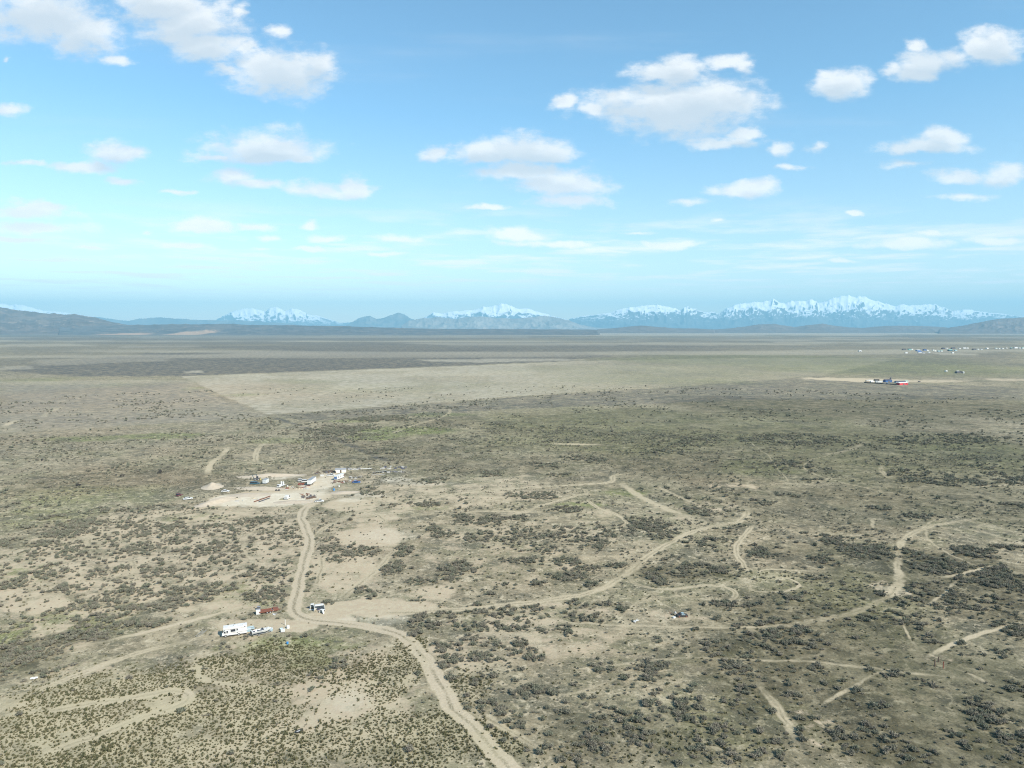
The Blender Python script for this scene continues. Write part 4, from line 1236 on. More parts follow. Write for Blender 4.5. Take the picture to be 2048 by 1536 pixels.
# ------------------------------------------------------------------ the motorhome camp by the road
hd = heading((447, 1274), (494.5, 1267))
x0_, y0_ = g(447, 1274); x1_, y1_ = g(494.5, 1267)
Lm = math.hypot(x1_ - x0_, y1_ - y0_)
print('motorhome length', Lm, 'ppm', ppm(470, 1270))


def place_along(o, p0, hd_, L, half):
    """put the near side of a thing on the ground line that starts at photo point p0"""
    x, y = g(*p0)
    o.location = (x + math.cos(hd_) * L / 2 - math.sin(hd_) * half, y + math.sin(hd_) * L / 2 + math.cos(hd_) * half, 0)


t = thing('motorhome', 'Long white motorhome with brown stripes parked beside the sandy track', 'motorhome', (470, 1270), hd)
Lm = max(7.0, min(9.0, Lm)); h = 1.2; a = Lm / 2
place_along(t, (447, 1275.5), hd, Lm, h)
t.rotation_euler = (0, 0, hd)
prof = [(-a + .5, .5), (a, .5), (a, 3.05), (-a - .02, 3.05), (-a - .02, 2.15), (-a + .5, 1.95)]
MB().prism(prof, -h, h).obj('body', M_white, t, .06)
MB().prism([(-a - .45, .5), (-a + .5, .5), (-a + .5, 1.95), (-a + .15, 1.95), (-a - .42, 1.35)], -h + .12, h - .12).obj('cab', M_white, t, .06)
MB().prism([(-a - .36, 1.38), (-a + .02, 1.90), (-a - .03, 1.93), (-a - .41, 1.41)], -h + .25, h - .25).obj('windscreen', M_glass, t)
rf = MB().box(-a, a - .02, -h + .02, h - .02, 3.05, 3.10).obj('roof', M_white, t)
for x, y in ((-1.9, .2), (1.2, .5), (2.6, -.3)):
    MB().box(x - .28, x + .28, y - .28, y + .28, 3.10, 3.22, .05, .05).obj('roof_vent', M_offw, rf)
MB().box(-.5, .5, -.42, .42, 3.10, 3.38, .12, .08).obj('air_conditioner', M_offw, rf, .04)
MB().cyl((-.1, .85, 3.1), .10, .35).obj('roof_pipe', M_black, rf)


def win(nm, x0w, x1w, z0, z1, mat=M_glass, fr=True):
    w = MB().box(x0w, x1w, -h - .02, -h + .01, z0, z1).obj(nm, mat, t)
    if fr:
        MB().box(x0w - .05, x1w + .05, -h - .035, -h - .005, z0 - .06, z0 - .01).box(x0w - .05, x1w + .05, -h - .035, -h - .005, z1 + .01, z1 + .06).obj('frame', M_grey, w)
    return w


sc_ = Lm / 7.9
win('window', (-3.75) * sc_, (-3.2) * sc_, 1.45, 1.9)
win('window', (-2.95) * sc_, (-2.35) * sc_, 1.5, 2.0)
win('window', -1.55 * sc_, 0.05 * sc_, 1.6, 2.35)
win('window', .40 * sc_, .85 * sc_, 1.85, 2.35)
win('vent_grille', .48 * sc_, .85 * sc_, 1.0, 1.3, M_dgrey, False)
win('hatch', 2.0 * sc_, 2.7 * sc_, 1.35, 1.75, M_cream)
win('hatch', 2.9 * sc_, 3.4 * sc_, 2.65, 2.85, M_dgrey, False)
d_ = win('door', -2.22 * sc_, -1.68 * sc_, .6, 2.35, M_cream)
MB().box(-1.80 * sc_, -1.75 * sc_, -h - .06, -h - .02, 1.35, 1.5).obj('handle', M_black, d_)
for z0, z1, m_ in ((1.22, 1.30, M_stripe), (2.50, 2.56, M_stripe)):
    MB().box(-a + .55, a - .02, -h - .008, -h, z0, z1).obj('stripe', m_, t)
MB().box(-2.9, -a + .3, -h - .35, -h - .02, 2.6, 2.66).obj('awning_roll', M_grey, t)
MB().box(-a + .6, a - .1, -h + .1, h - .1, .28, .5).obj('underbody', M_black, t)
MB().box(-a - .55, -a - .40, -h + .1, h - .1, .42, .68).obj('bumper', M_grey, t)
wheels(t, (-a + .65, a * .28), h + .01, .42, .26)

# grey-blue trailer with a tarpaulin behind the motorhome
t = thing('utility_trailer', 'Small utility trailer with pale blue bins behind the motorhome', 'trailer', (501.5, 1260), hd + .15)
MB().box(-1.2, 1.1, -.8, .8, .45, .58).obj('bed', M_grey, t)
MB().box(-1.2, 1.1, -.85, -.8, .58, 1.0).box(-1.2, 1.1, .8, .85, .58, 1.0).box(-1.2, -1.15, -.8, .8, .58, 1.0).obj('side_board', M_lblue, t)
MB().bar((1.1, -.4, .5), (2.0, 0, .5), .1).bar((1.1, .4, .5), (2.0, 0, .5), .1).obj('tow_bar', M_dgrey, t)
wheels(t, (0,), 1.0, .32, .18)
t = thing('storage_bin', 'Pale blue storage bin standing at the back end of the motorhome', 'bin', (498, 1263), .3)
MB().box(-.55, .55, -.4, .4, 0, .9, -.06, -.05).obj('body', M_lblue, t, .04)
MB().box(-.65, .65, -.48, .48, .9, 1.0).obj('lid', M_offw, t, .02)
t = thing('tarp_pile', 'Dark crumpled tarpaulin heap past the back of the motorhome', 'tarpaulin', (504, 1258), .3)
rs_ = np.random.RandomState(2)
mb = MB()
for i in range(7):
    x, y = rs_.randn(2) * .45
    mb.box(x - .5, x + .4, y - .4, y + .35, 0, .3 + .4 * rs_.rand(), .18, .15, rs_.randn() * .1)
mb.obj('cover', M_navy, t, .08)


# ------------------------------------------------------------------ boat
def hull_mesh(L, Wd, Hh, n=18):
    secs = []
    for i in range(n + 1):
        s_ = i / n                                     # 0 stern .. 1 bow
        w = Wd / 2 * (1 - max(0, (s_ - .42) / .58) ** 2.2) * (.93 + .07 * min(1, s_ * 3))
        w = max(w, .015)
        zt = Hh * (1 + .12 * s_ ** 2)
        zk = Hh * (.02 + .75 * max(0, (s_ - .62) / .38) ** 2.2)
        x = -L / 2 + L * s_
        secs.append([(x, -w, zt), (x, -w * .92, zt - .18), (x, -w * .62, zk + (zt - zk) * .28), (x, 0, zk), (x, w * .62, zk + (zt - zk) * .28), (x, w * .92, zt - .18), (x, w, zt)])
    return secs


hb = heading((503, 1272), (540, 1264))
t = thing('motorboat', 'White open motorboat with pointed bow and dark cockpit beside the motorhome', 'boat', (521, 1271), hb)
LB, WB, HB = 6.1, 2.15, 1.05
secs = hull_mesh(LB, WB, HB)
mb = MB(); k = len(secs[0])
vs = [p for s_ in secs for p in s_]
vs = [(x, y, z + .55) for x, y, z in vs]
fs = [(i * k + j, i * k + j + 1, (i + 1) * k + j + 1, (i + 1) * k + j) for i in range(len(secs) - 1) for j in range(k - 1)]
fs.append(tuple(range(k)))
mb.add(vs, fs); mb.obj('hull', M_white, t, 0, False)
# deck ring and foredeck with the open cockpit between
mb = MB(); dv, df = [], []
for i, s_ in enumerate(secs):
    x, w, z = s_[0][0], s_[-1][1], s_[0][2] + .55
    inner = w - .15 if .04 < i / 18 < .60 else 0.0
    inner = max(inner, 0.0)
    dv += [(x, -w - .02, z + .02), (x, -inner, z + .05), (x, inner, z + .05), (x, w + .02, z + .02)]
for i in range(len(secs) - 1):
    for j in (0, 1, 2):
        op = (j == 1) and .04 < i / 18 < .56
        if not op: df.append((i * 4 + j, i * 4 + j + 1, (i + 1) * 4 + j + 1, (i + 1) * 4 + j))
mb.add(dv, df); mb.obj('deck', M_white, t)
MB().box(-2.75, .45, -.80, .80, .95, 1.02).obj('cockpit_floor', M_navy, t)
for x, y in ((-2.2, -.45), (-2.2, .45), (-.7, -.45), (-.7, .45)):
    st = MB().box(x - .28, x + .28, y - .28, y + .28, 1.02, 1.38).obj('seat', M_navy, t, .04)
    MB().box(x - .32, x - .22, y - .26, y + .26, 1.38, 1.75).obj('backrest', M_navy if y < 0 else M_offw, st, .03)
MB().box(-.05, .35, -.78, .78, 1.3, 1.72, .05, .02).obj('dashboard', M_grey, t, .03)
MB().prism([(.3, 1.68), (.85, 1.62), (.35, 2.1), (.28, 2.1)], -.72, .72).obj('windscreen', M_glass, t)
MB().box(1.55, 1.95, -.22, .22, 1.66, 1.73).obj('deck_hatch', M_dgrey, t)
om = MB().box(-3.55, -3.08, -.22, .22, 1.1, 1.85, .05, .04).obj('outboard_motor', M_black, t, .05)
MB().box(-3.42, -3.22, -.09, .09, .45, 1.1).obj('motor_leg', M_dgrey, om)
tr = thing('boat_trailer', 'Low grey boat trailer standing under the white motorboat', 'trailer', (521, 1271), hb)
MB().bar((-2.6, -.7, .5), (1.4, -.7, .5), .12).bar((-2.6, .7, .5), (1.4, .7, .5), .12).bar((1.4, -.7, .5), (3.3, 0, .5), .12).bar((1.4, .7, .5), (3.3, 0, .5), .12).bar((-2.6, -.7, .5), (-2.6, .7, .5), .1).bar((0, -.7, .5), (0, .7, .5), .1).obj('frame', M_grey, tr)
wheels(tr, (-1.0,), 1.02, .30, .18)
for o_ in (t, tr):
    o_.location.y += .9
# round pale blue spa tub / tank with ring at the bow
t = thing('water_tub', 'Round pale blue water tub standing by the bow of the motorboat', 'tub', (541.5, 1262), 0)
MB().cyl((0, 0, 0), .62, .85, 'z', 20, .68).obj('body', M_lblue, t)
MB().cyl((0, 0, .85), .72, .06, 'z', 20).obj('rim', M_white, t)
MB().cyl((0, 0, .915), .42, .02, 'z', 20).obj('lid', M_lblue, t)
t = thing('garden_chair', 'White plastic garden chair between the boat bow and blue tub', 'chair', (537, 1259.5), .4)
MB().box(-.28, .28, -.28, .28, .40, .46).obj('seat', M_white, t)
MB().box(-.28, .28, .24, .30, .46, .95).obj('backrest', M_white, t)
for sx in (-1, 1):
    for sy in (-1, 1):
        MB().box(sx * .24 - .03, sx * .24 + .03, sy * .24 - .03, sy * .24 + .03, 0, .40).obj('leg', M_white, t)

# pole, tanks and tote right of the boat
t = thing('white_post', 'Thin white post standing by the white tanks beside the road', 'post', (570.5, 1250.5), 0)
MB().cyl((0, 0, 0), .11, 1.75, 'z', 12, .09).obj('post_shaft', M_white, t)
MB().cyl((0, 0, 1.75), .14, .10, 'z', 12).obj('cap', M_white, t)
t = thing('water_tank', 'White round-topped water tank beside the thin white post', 'tank', (576, 1256.5), 0)
MB().cyl((0, 0, 0), .52, .85, 'z', 18).cyl((0, 0, .85), .52, .22, 'z', 18, .18).obj('body', M_white, t)
MB().cyl((0, 0, 1.07), .16, .06, 'z', 12).obj('cap', M_offw, t)
t = thing('white_tote', 'Square white tote box nearest the road verge by the boat', 'box', (566, 1264), .1)
MB().box(-.6, .6, -.5, .5, .12, .95).obj('body', M_white, t, .04)
MB().box(-.62, .62, -.52, .52, 0, .12).obj('pallet', M_wood, t)
MB().cyl((0, 0, .95), .14, .07, 'z', 12).obj('cap', M_offw, t)
t = thing('blue_drum', 'Grey-blue plastic drum lying behind the square white tote', 'drum', (562.5, 1259), .5)
MB().cyl((-.5, 0, .3), .3, 1.0, 'x', 16).obj('body', M_lblue, t)
MB().cyl((-.53, 0, .3), .31, .05, 'x', 16).cyl((.48, 0, .3), .31, .05, 'x', 16).obj('rim', M_dgrey, t)
t = thing('blue_bucket', 'Bright blue bucket standing alone in the grass south of the camp', 'bucket', (575, 1288), 0)
MB().cyl((0, 0, 0), .30, .62, 'z', 16, .38).obj('body', M_bblue, t)
MB().cyl((0, 0, .62), .40, .04, 'z', 16).obj('rim', M_bblue, t)
MB().bar((-.38, 0, .64), (-.2, 0, .85), .03).bar((-.2, 0, .85), (.2, 0, .85), .03).bar((.2, 0, .85), (.38, 0, .64), .03).obj('handle', M_grey, t)

# ------------------------------------------------------------------ rusty trailer group
hr = heading((517, 1227), (555, 1221))
t = thing('rusty_flatbed_trailer', 'Long rusty red-brown flatbed trailer lying low beside the track', 'trailer', (537, 1224.5), hr)
MB().box(-3.2, 3.2, -1.05, 1.05, .55, .75).obj('bed', M_rust, t)
MB().box(-3.2, 3.2, -1.08, -1.0, .75, 1.02).box(-3.2, 3.2, 1.0, 1.08, .75, 1.02).obj('side_rail', M_rust, t)
MB().box(1.4, 3.3, -1.0, 1.0, .75, 1.2).obj('tool_box', M_rust, t, .03)
MB().bar((3.2, -.5, .6), (4.3, 0, .5), .12).bar((3.2, .5, .6), (4.3, 0, .5), .12).obj('tow_bar', M_rust, t)
MB().bar((-3.0, -.7, .5), (3.0, -.7, .5), .16).bar((-3.0, .7, .5), (3.0, .7, .5), .16).obj('chassis', M_black, t)
wheels(t, (-.5, .5), 1.2, .36, .22)
t = thing('white_cabinet', 'Upright white cabinet standing at the left end of the rusty trailer', 'cabinet', (516.5, 1228.5), .28)
MB().box(-.7, .7, -.5, .5, .05, 1.75).obj('body', M_white, t, .03)
MB().box(-.66, .66, -.54, -.5, .12, 1.68).obj('door', M_white, t, .01)
MB().box(.5, .55, -.60, -.54, .8, 1.2).obj('handle', M_dgrey, t)
MB().box(-.72, .72, -.45, .52, 1.75, 1.80).obj('top', M_grey, t)
t = thing('grey_crate', 'Dark grey upright crate behind the white cabinet', 'crate', (517.5, 1219.5), .2)
MB().box(-.55, .55, -.4, .4, 0, 1.2).obj('body', M_dgrey, t)
MB().box(-.58, .58, -.43, .43, 1.2, 1.26).obj('lid', M_grey, t)
t = thing('sawhorse', 'White wooden sawhorse frame at the front of the rusty trailer', 'sawhorse', (545, 1224), -.9)
MB().box(-.8, .8, -.08, .08, .78, .9).obj('beam', M_white, t)
for sx in (-.6, .6):
    for sy in (-1, 1):
        MB().bar((sx, sy * .05, .8), (sx, sy * .38, 0), .09).obj('leg', M_white, t)
t = thing('broken_door', 'Broken white panel lying flat below the sawhorse', 'panel', (548, 1229), -.9)
MB().box(-.9, .9, -.28, .28, .05, .12).box(-.3, .3, -.45, .45, .12, .17).obj('board', M_white, t)
t = thing('wire_coil', 'Grey heap of wire scrap in the weeds right of the rusty trailer', 'scrap', (551, 1228.5), 0)
mb = MB()
for i in range(40):
    a_ = i * .5; r_1 = .35 + .25 * math.sin(i * 1.3)
    mb.bar((r_1 * math.cos(a_), r_1 * math.sin(a_), .08 + .1 * (i % 4)), (r_1 * math.cos(a_ + .6), r_1 * math.sin(a_ + .6), .12 + .1 * ((i + 1) % 4)), .05)
mb.obj('coil', M_grey, t)
t = thing('dead_stump', 'Dark bushy stump behind the right end of the rusty trailer', 'stump', (549, 1211), 0)
MB().cyl((0, 0, 0), .4, .6, 'z', 9, .25).cyl((.2, .1, .5), .15, .6, 'z', 7, .05).cyl((-.2, 0, .5), .13, .5, 'z', 7, .05).obj('trunk', M_wood, t)

# ------------------------------------------------------------------ grey-white moulded shells inside the road bend
def shell(t, name, pts, hh, th, mat, top=.25):
    """a bent upright panel that follows pts, leaning in at the top, with a rolled edge"""
    mb = MB()
    for (xa, ya), (xb, yb) in zip(pts[:-1], pts[1:]):
        d = mathutils.Vector((xb - xa, yb - ya)).normalized(); nx, ny = -d.y * th, d.x * th
        lx, ly = -d.y * top, d.x * top
        vs = [(xa, ya, 0), (xb, yb, 0), (xb + nx, yb + ny, 0), (xa + nx, ya + ny, 0),
              (xa + lx, ya + ly, hh), (xb + lx, yb + ly, hh), (xb + lx + nx, yb + ly + ny, hh), (xa + lx + nx, ya + ly + ny, hh)]
        mb.add(vs, [(3, 2, 1, 0), (4, 5, 6, 7), (0, 1, 5, 4), (1, 2, 6, 5), (2, 3, 7, 6), (3, 0, 4, 7)])
    return mb.obj(name, mat, t, .02)


t = thing('camper_shell', 'Large grey-white fibreglass shell standing open inside the road bend', 'shell', (639, 1221), .35)
shell(t, 'side_panel', [(-1.9, -.4), (-1.7, .9), (-1.0, 1.6), (.2, 1.7), (1.2, 1.1), (1.75, .1), (1.8, -1.1)], 1.9, .12, M_tarp, -.25)
MB().box(-1.7, 1.6, -.1, 1.65, 1.75, 1.95, .35, .3).obj('roof', M_tarp, t, .05)
MB().box(-.8, .7, .2, 1.2, .02, .5, .1, .1).obj('floor', M_navy, t)
t = thing('camper_shell', 'Small rounded grey-white shell leaning in front of the large one', 'shell', (643.5, 1226.5), -.5)
shell(t, 'side_panel', [(-1.0, -.2), (-.8, .6), (-.1, .9), (.7, .5), (.95, -.4)], 1.25, .12, M_offw, -.35)
MB().box(-.85, .8, -.2, .85, 1.18, 1.34, .25, .2).obj('roof', M_offw, t, .05)
t = thing('camper_shell', 'Curved grey-white shell half standing left of the large open one', 'shell', (625, 1217.5), .2)
shell(t, 'side_panel', [(-.9, .0), (-.5, .8), (.2, 1.0), (.55, .3), (.6, -.7)], 1.65, .12, M_tarp, -.3)
MB().box(-.75, .5, -.3, .95, 1.56, 1.72, .25, .2).obj('roof', M_tarp, t, .05)
t = thing('scrap_board', 'Flat pale panel lying in weeds before the leftmost shell', 'panel', (624, 1220), .1)
MB().box(-1.1, .9, -.25, .25, .05, .14).box(-.7, .5, -.18, .18, .14, .2).obj('board', M_offw, t)
t = thing('dark_sheet', 'Black plastic sheet spread on the ground left of the shells', 'sheet', (618.5, 1215.5), 0)
MB().add([(-1.4, 0, .02), (-.4, .6, .10), (.9, .5, .06), (1.0, -.4, .02), (0, -.55, .12), (-1.1, -.3, .02), (0, 0, .22)],
         [(0, 1, 6), (1, 2, 6), (2, 3, 6), (3, 4, 6), (4, 5, 6), (5, 0, 6), (5, 4, 3, 2, 1, 0)]).obj('sheet', M_black, t)

# odds and ends round the camp
t = thing('metal_rack', 'Grey metal rack frame lying in the brush left of the motorhome', 'rack', (402, 1268), 1.4)
mb = MB()
for y in (-.6, .6): mb.bar((-2.2, y, .15), (2.2, y, .45), .1)
for k_ in range(6): mb.bar((-2.1 + k_ * .84, -.6, .16 + k_ * .055), (-2.1 + k_ * .84, .6, .16 + k_ * .055), .08)
mb.obj('frame', M_grey, t)
t = thing('stock_trough', 'Dark oval trough with pale inside on the bare foreground sand', 'trough', (598.5, 1463.5), .75)
mb = MB(); n_ = 22; vs = []
for (rx_, ry_, z_) in ((.95, .48, 0), (1.05, .55, .42), (.95, .45, .42), (.82, .36, .12)):
    for i in range(n_):
        an = 6.28318 * i / n_
        vs.append((rx_ * math.cos(an), ry_ * math.sin(an), z_ + .03 * math.sin(3 * an)))
fs = [(k_ * n_ + i, k_ * n_ + (i + 1) % n_, (k_ + 1) * n_ + (i + 1) % n_, (k_ + 1) * n_ + i) for k_ in range(3) for i in range(n_)]
mb.add(vs, fs); mb.obj('rim', M_black, t)
MB().add([(.80 * math.cos(6.28318 * i / 18), .34 * math.sin(6.28318 * i / 18), .20) for i in range(18)] + [(0, 0, .24)], [(i, (i + 1) % 18, 18) for i in range(18)]).obj('lining', M_offw, t)
t = thing('white_sheet', 'Crumpled white sheet caught in the brush at the left edge', 'sheet', (68, 1358), .3)
mb = MB(); rs_ = np.random.RandomState(8); vs = []
for i in range(6):
    for j in range(4):
        vs.append((-.9 + i * .36 + rs_.randn() * .07, -.5 + j * .33 + rs_.randn() * .07, .15 + .28 * rs_.rand()))
mb.add(vs, [(i * 4 + j, i * 4 + j + 1, (i + 1) * 4 + j + 1, (i + 1) * 4 + j) for i in range(5) for j in range(3)])
o_ = mb.obj('sheet', M_white, t); sd_ = o_.modifiers.new('thick', 'SOLIDIFY'); sd_.thickness = .03
t = thing('scrap_sheet', 'Pale grey-white sheet of metal lying among the sagebrush', 'panel', (1272, 1244), .6)
MB().box(-1.1, .9, -.4, .5, .45, .50, .1, .1, .1).bar((-1.4, -.8, .2), (.8, .2, .9), .16).bar((-.3, .8, .3), (1.3, -.5, .6), .14).obj('board', M_tarp, t)
# burnt dump pile
t = thing('burnt_wreck', 'Burnt car wreck and dark debris on the open ground', 'wreck', (1364, 1233), .15)
MB().prism([(-2.0, .15), (-2.0, .75), (-1.2, .85), (-.7, 1.25), (.6, 1.25), (1.1, .8), (1.95, .65), (2.0, .15)], -.8, .8).obj('body', M_black, t, .06)
MB().box(-.5, .3, -.84, -.78, .85, 1.1).box(.4, .8, -.84, -.78, .8, 1.05).obj('window', M_lblue, t)
MB().box(-.3, .6, -.5, .5, 1.25, 1.32).obj('roof_panel', M_lblue, t)
for x, y in ((-1.3, -.85), (1.3, -.85), (1.3, .6)):
    MB().cyl((x, y, .28), .28, .2, 'y', 12).obj('wheel', M_rust, t)
t = thing('ash_heap', 'Heap of rust-brown and white rubbish beside the burnt wreck', 'rubbish', (1353, 1229), 0)
rs_ = np.random.RandomState(5)
for nm, m_, nn in (('plank', M_lumber, 8), ('scrap_sheet', M_offw, 7), ('scrap_metal', M_rust, 7)):
    mb = MB()
    for i in range(nn):
        x, y = rs_.randn(2) * (.8, .6); an = rs_.rand() * 3.1
        mb.bar((x, y, .08), (x + math.cos(an) * 1.0, y + math.sin(an) * 1.0, .1 + .5 * rs_.rand()), .16)
    mb.obj(nm, m_, t)
t = thing('white_box', 'Small pale box on the ground left of the burnt wreck', 'box', (1348, 1236), .5)
MB().box(-.5, .5, -.35, .35, 0, .4).obj('body', M_offw, t); MB().box(-.53, .53, -.38, .38, .4, .46).obj('lid', M_offw, t)

# posts at the junction of faint tracks, lower right
for (px_, py_, hh, lb_, m_) in ((1886.5, 1336.5, 2.0, 'Reddish square wooden post, nearest of the three by the track', M_rust),
                               (1869.5, 1333, 2.2, 'Dark weathered wooden post, leftmost of the three by the track', M_wood),
                               (1876.5, 1324, 1.6, 'Shorter dark wooden post set behind the other two', M_wood)):
    t = thing('wooden_post', lb_, 'post', (px_, py_), random.random(), 'wooden posts by the faint track')
    MB().box(-.13, .13, -.13, .13, -.1, hh, .015, .015).obj('shaft', m_, t)
    MB().box(-.14, .14, -.14, .14, hh - .02, hh + .03, .04, .04).obj('top', m_, t)


# ------------------------------------------------------------------ the scrap yard
def hd_px(p, q): return heading(p, q)


car('Dark teal pickup parked left of the tractor in the far yard', (510, 968.5), .05, M_teal, 6.0, 2.0, 'suv', name='parked_pickup', cat='pickup')
# backhoe
t = thing('backhoe', 'Dark backhoe with raised boom behind the teal pickup', 'digger', (514, 960.5), .2)
MB().box(-1.6, 1.4, -.7, .7, .6, 1.4).obj('body', M_dgrey, t, .05)
MB().box(-.4, .9, -.6, .6, 1.4, 2.7, .08, .05).obj('cab', M_glass, t)
MB().bar((-1.6, 0, 1.3), (-3.0, 0, 3.4), .32).obj('boom', M_teal, t)
MB().bar((-3.0, 0, 3.4), (-.2, 0, 3.9), .26).obj('arm', M_teal, t)
MB().box(-.5, .2, -.4, .4, 3.1, 3.8, .1, .05).obj('bucket', M_dgrey, t)
MB().box(1.9, 2.3, -1.0, 1.0, .2, 1.0).obj('loader_bucket', M_yellow, t)
wheels(t, (-1.0, 1.0), .95, .6, .35)
trailer('White box trailer with grey side left of the flatbed truck', (531.5, 967), 1.45, M_offw, 4.2, 2.4, 2.9, .5, M_grey, name='box_trailer')
t = thing('flatbed_truck', 'White flatbed truck carrying two upright white tanks', 'truck', (563, 973.5), 1.35)
MB().box(-4.0, -2.0, -1.05, 1.05, .5, 2.1, .15, .08).obj('cab', M_white, t, .06)
MB().box(-4.02, -3.9, -.85, .85, 1.25, 1.85).obj('windscreen', M_glass, t)
MB().box(-1.9, 3.2, -1.1, 1.1, .8, 1.0).obj('bed', M_offw, t)
wheels(t, (-3.0, 1.8), 1.08, .42, .26)
for y in (-.5, .55):
    tk = thing('white_tank', 'Upright white tank on the flatbed, %s of the pair' % ('right' if y < 0 else 'left'), 'tank', (563, 973.5), 1.35, 'tanks on the flatbed truck')
    c_, s1_ = math.cos(1.35), math.sin(1.35)
    bx_, by_ = g(563, 973.5)
    lx_, ly_ = 1.2, y * 1.3
    tk.location = (bx_ + lx_ * c_ - ly_ * s1_, by_ + lx_ * s1_ + ly_ * c_, 1.0)
    MB().cyl((0, 0, 0), .52, 1.9, 'z', 16).cyl((0, 0, 1.9), .52, .25, 'z', 16, .2).obj('body', M_white, tk)
    MB().cyl((0, 0, 2.15), .15, .1, 'z', 10).obj('cap', M_grey, tk)
# long semi trailer, red trailer and white car next to it
hs = heading((618, 974), (633, 963))
t = trailer('Long white semi trailer with grey roof in the scrap yard', (623.5, 967.5), hs + math.pi, M_white, 11.5, 2.5, 3.5, .95, M_grey, name='semi_trailer', tongue=False, door=False)
t.rotation_euler = (0, 0, hs)
car('White hatchback parked left of the long semi trailer', (602.5, 963), .1, M_white, 4.2, 1.75, 'suv')
car('White estate car just behind the red flatbed trailer', (611, 964.5), .25, M_white, 5.0, 1.8, 'suv')
t = thing('red_trailer', 'Low red trailer in front of the white estate car', 'trailer', (602.5, 969.5), .15)
MB().box(-1.9, 1.9, -.9, .9, .45, .6).obj('bed', M_red, t)
MB().box(-1.9, 1.9, -.94, -.88, .6, 1.0).box(-1.9, 1.9, .88, .94, .6, 1.0).obj('side_board', M_rust, t)
MB().bar((1.9, -.3, .5), (2.8, 0, .5), .1).bar((1.9, .3, .5), (2.8, 0, .5), .1).obj('tow_bar', M_dgrey, t)
wheels(t, (0,), 1.05, .33, .2)
car('Tall white van standing alone on the bare yard sand', (574.5, 998), 1.45, M_white, 4.8, 2.0, 'van', cat='van', name='parked_van')
t = thing('folded_tarp', 'Olive canvas bundle on the sand beside the tall white van', 'tarpaulin', (564.5, 999), 0)
MB().box(-1.6, 1.5, -.7, .7, .0, .45, .25, .2).box(-.9, .8, -.5, .5, .4, .62, .2, .2).obj('canvas', M_olive, t, .08)
hb2 = heading((511, 1003.5), (539, 993.5))
for dx_, lb_, m_ in ((0, 'Long rusty steel beam lying on the yard sand, upper of two', M_rust), (1, 'Long grey steel beam lying on the yard sand, lower of two', M_dgrey)):
    t = thing('steel_beam', lb_, 'beam', (524.5 + dx_ * 4, 998.5 + dx_ * 2.0), hb2, 'steel beams on the yard sand')
    LLb = 15 if dx_ == 0 else 10
    MB().box(-LLb / 2, LLb / 2, -.30, .30, .35, .45).obj('top_flange', m_, t)
    MB().box(-LLb / 2, LLb / 2, -.06, .06, .1, .35).box(-LLb / 2, LLb / 2, -.30, .30, 0, .1).obj('web', m_, t)
car('White pickup with dark windows at the mouth of the yard', (639, 1004), .08, M_white, 5.0, 1.85, 'pickup', name='parked_pickup', cat='pickup')
car('White car with dark windows above the sandy mound', (451, 984), .15, M_white, 4.5, 1.8, 'sedan')
car('Pale grey car beside the grassy left edge of the yard', (376, 999), .6, M_offw, 5.2, 1.9, 'sedan')
car('Dark maroon car alone in the brush left of the yard', (358.5, 992), 1.2, M_maroon, 3.8, 1.8, 'suv')
# mobile trailer with blue front
hm = heading((669, 961), (689, 953))
t = trailer('White travel trailer with blue windows right of the yard', (678.5, 958), hm, M_white, 9.5, 2.5, 2.9, .6, M_offw, name='travel_trailer', windows=3, tongue=False, door=False)
MB().box(-4.85, -4.75, -1.0, 1.0, 1.2, 2.3).obj('front_window', M_blue, t)
MB().box(4.0, 4.7, -1.28, -1.25, .8, 2.6).obj('side_panel', M_maroon, t)
# shed with grey roof
t = thing('shed', 'Low cream shed with grey gable roof at the back of the yard', 'shed', (681.5, 944.5), .25)
MB().box(-3.6, 3.6, -1.6, 1.6, 0, 2.1).obj('wall', M_cream, t)
MB().prism([(-3.8, 2.1), (3.8, 2.1), (3.8, 2.16), (-3.8, 2.16)], -1.8, 1.8).add([(-3.8, -1.8, 2.16), (3.8, -1.8, 2.16), (3.8, 1.8, 2.16), (-3.8, 1.8, 2.16), (-3.8, 0, 3.0), (3.8, 0, 3.0)], [(0, 1, 5, 4), (2, 3, 4, 5), (0, 4, 3), (1, 2, 5)]).obj('roof', M_grey, t)
MB().box(-.5, .5, -1.63, -1.6, 0, 1.9).obj('door', M_wood, t)
car('White flat-backed pickup in front of the dark scrap heap', (662, 952), .1, M_white, 5.6, 1.9, 'pickup', name='parked_pickup', cat='pickup')
t = thing('white_cooler', 'Small white chest left of the flat-backed pickup', 'chest', (644, 952.5), 0)
MB().box(-1.0, 1.0, -.5, .5, 0, .9).obj('body', M_white, t); MB().box(-1.05, 1.05, -.55, .55, .9, 1.0).obj('lid', M_white, t)
car('Dark blue car with white tail right of the travel trailer', (713, 966), -.1, M_blue, 5.0, 1.9, 'sedan')
t = thing('blue_barrel', 'Bright blue barrel in the brush below the travel trailer', 'barrel', (668, 981), 0)
MB().cyl((0, 0, 0), .55, 1.1, 'z', 14).obj('body', M_bblue, t); MB().cyl((0, 0, 1.1), .57, .06, 'z', 14).obj('lid', M_bblue, t)
t = thing('white_barrel', 'White barrel standing up from the bright blue one', 'barrel', (678, 974), 0)
MB().cyl((0, 0, 0), .4, 1.0, 'z', 14).obj('body', M_white, t); MB().cyl((0, 0, 1.0), .42, .05, 'z', 14).obj('lid', M_offw, t)
t = thing('white_tank', 'Small white tank right of the flatbed truck', 'tank', (575, 973.5), 0)
MB().cyl((0, 0, 0), .45, .9, 'z', 14).obj('body', M_white, t); MB().cyl((0, 0, .9), .2, .08, 'z', 10).obj('cap', M_grey, t)
t = thing('dark_stump', 'Black dead bush lump on the bank below the flatbed truck', 'stump', (555.5, 981.5), 0)
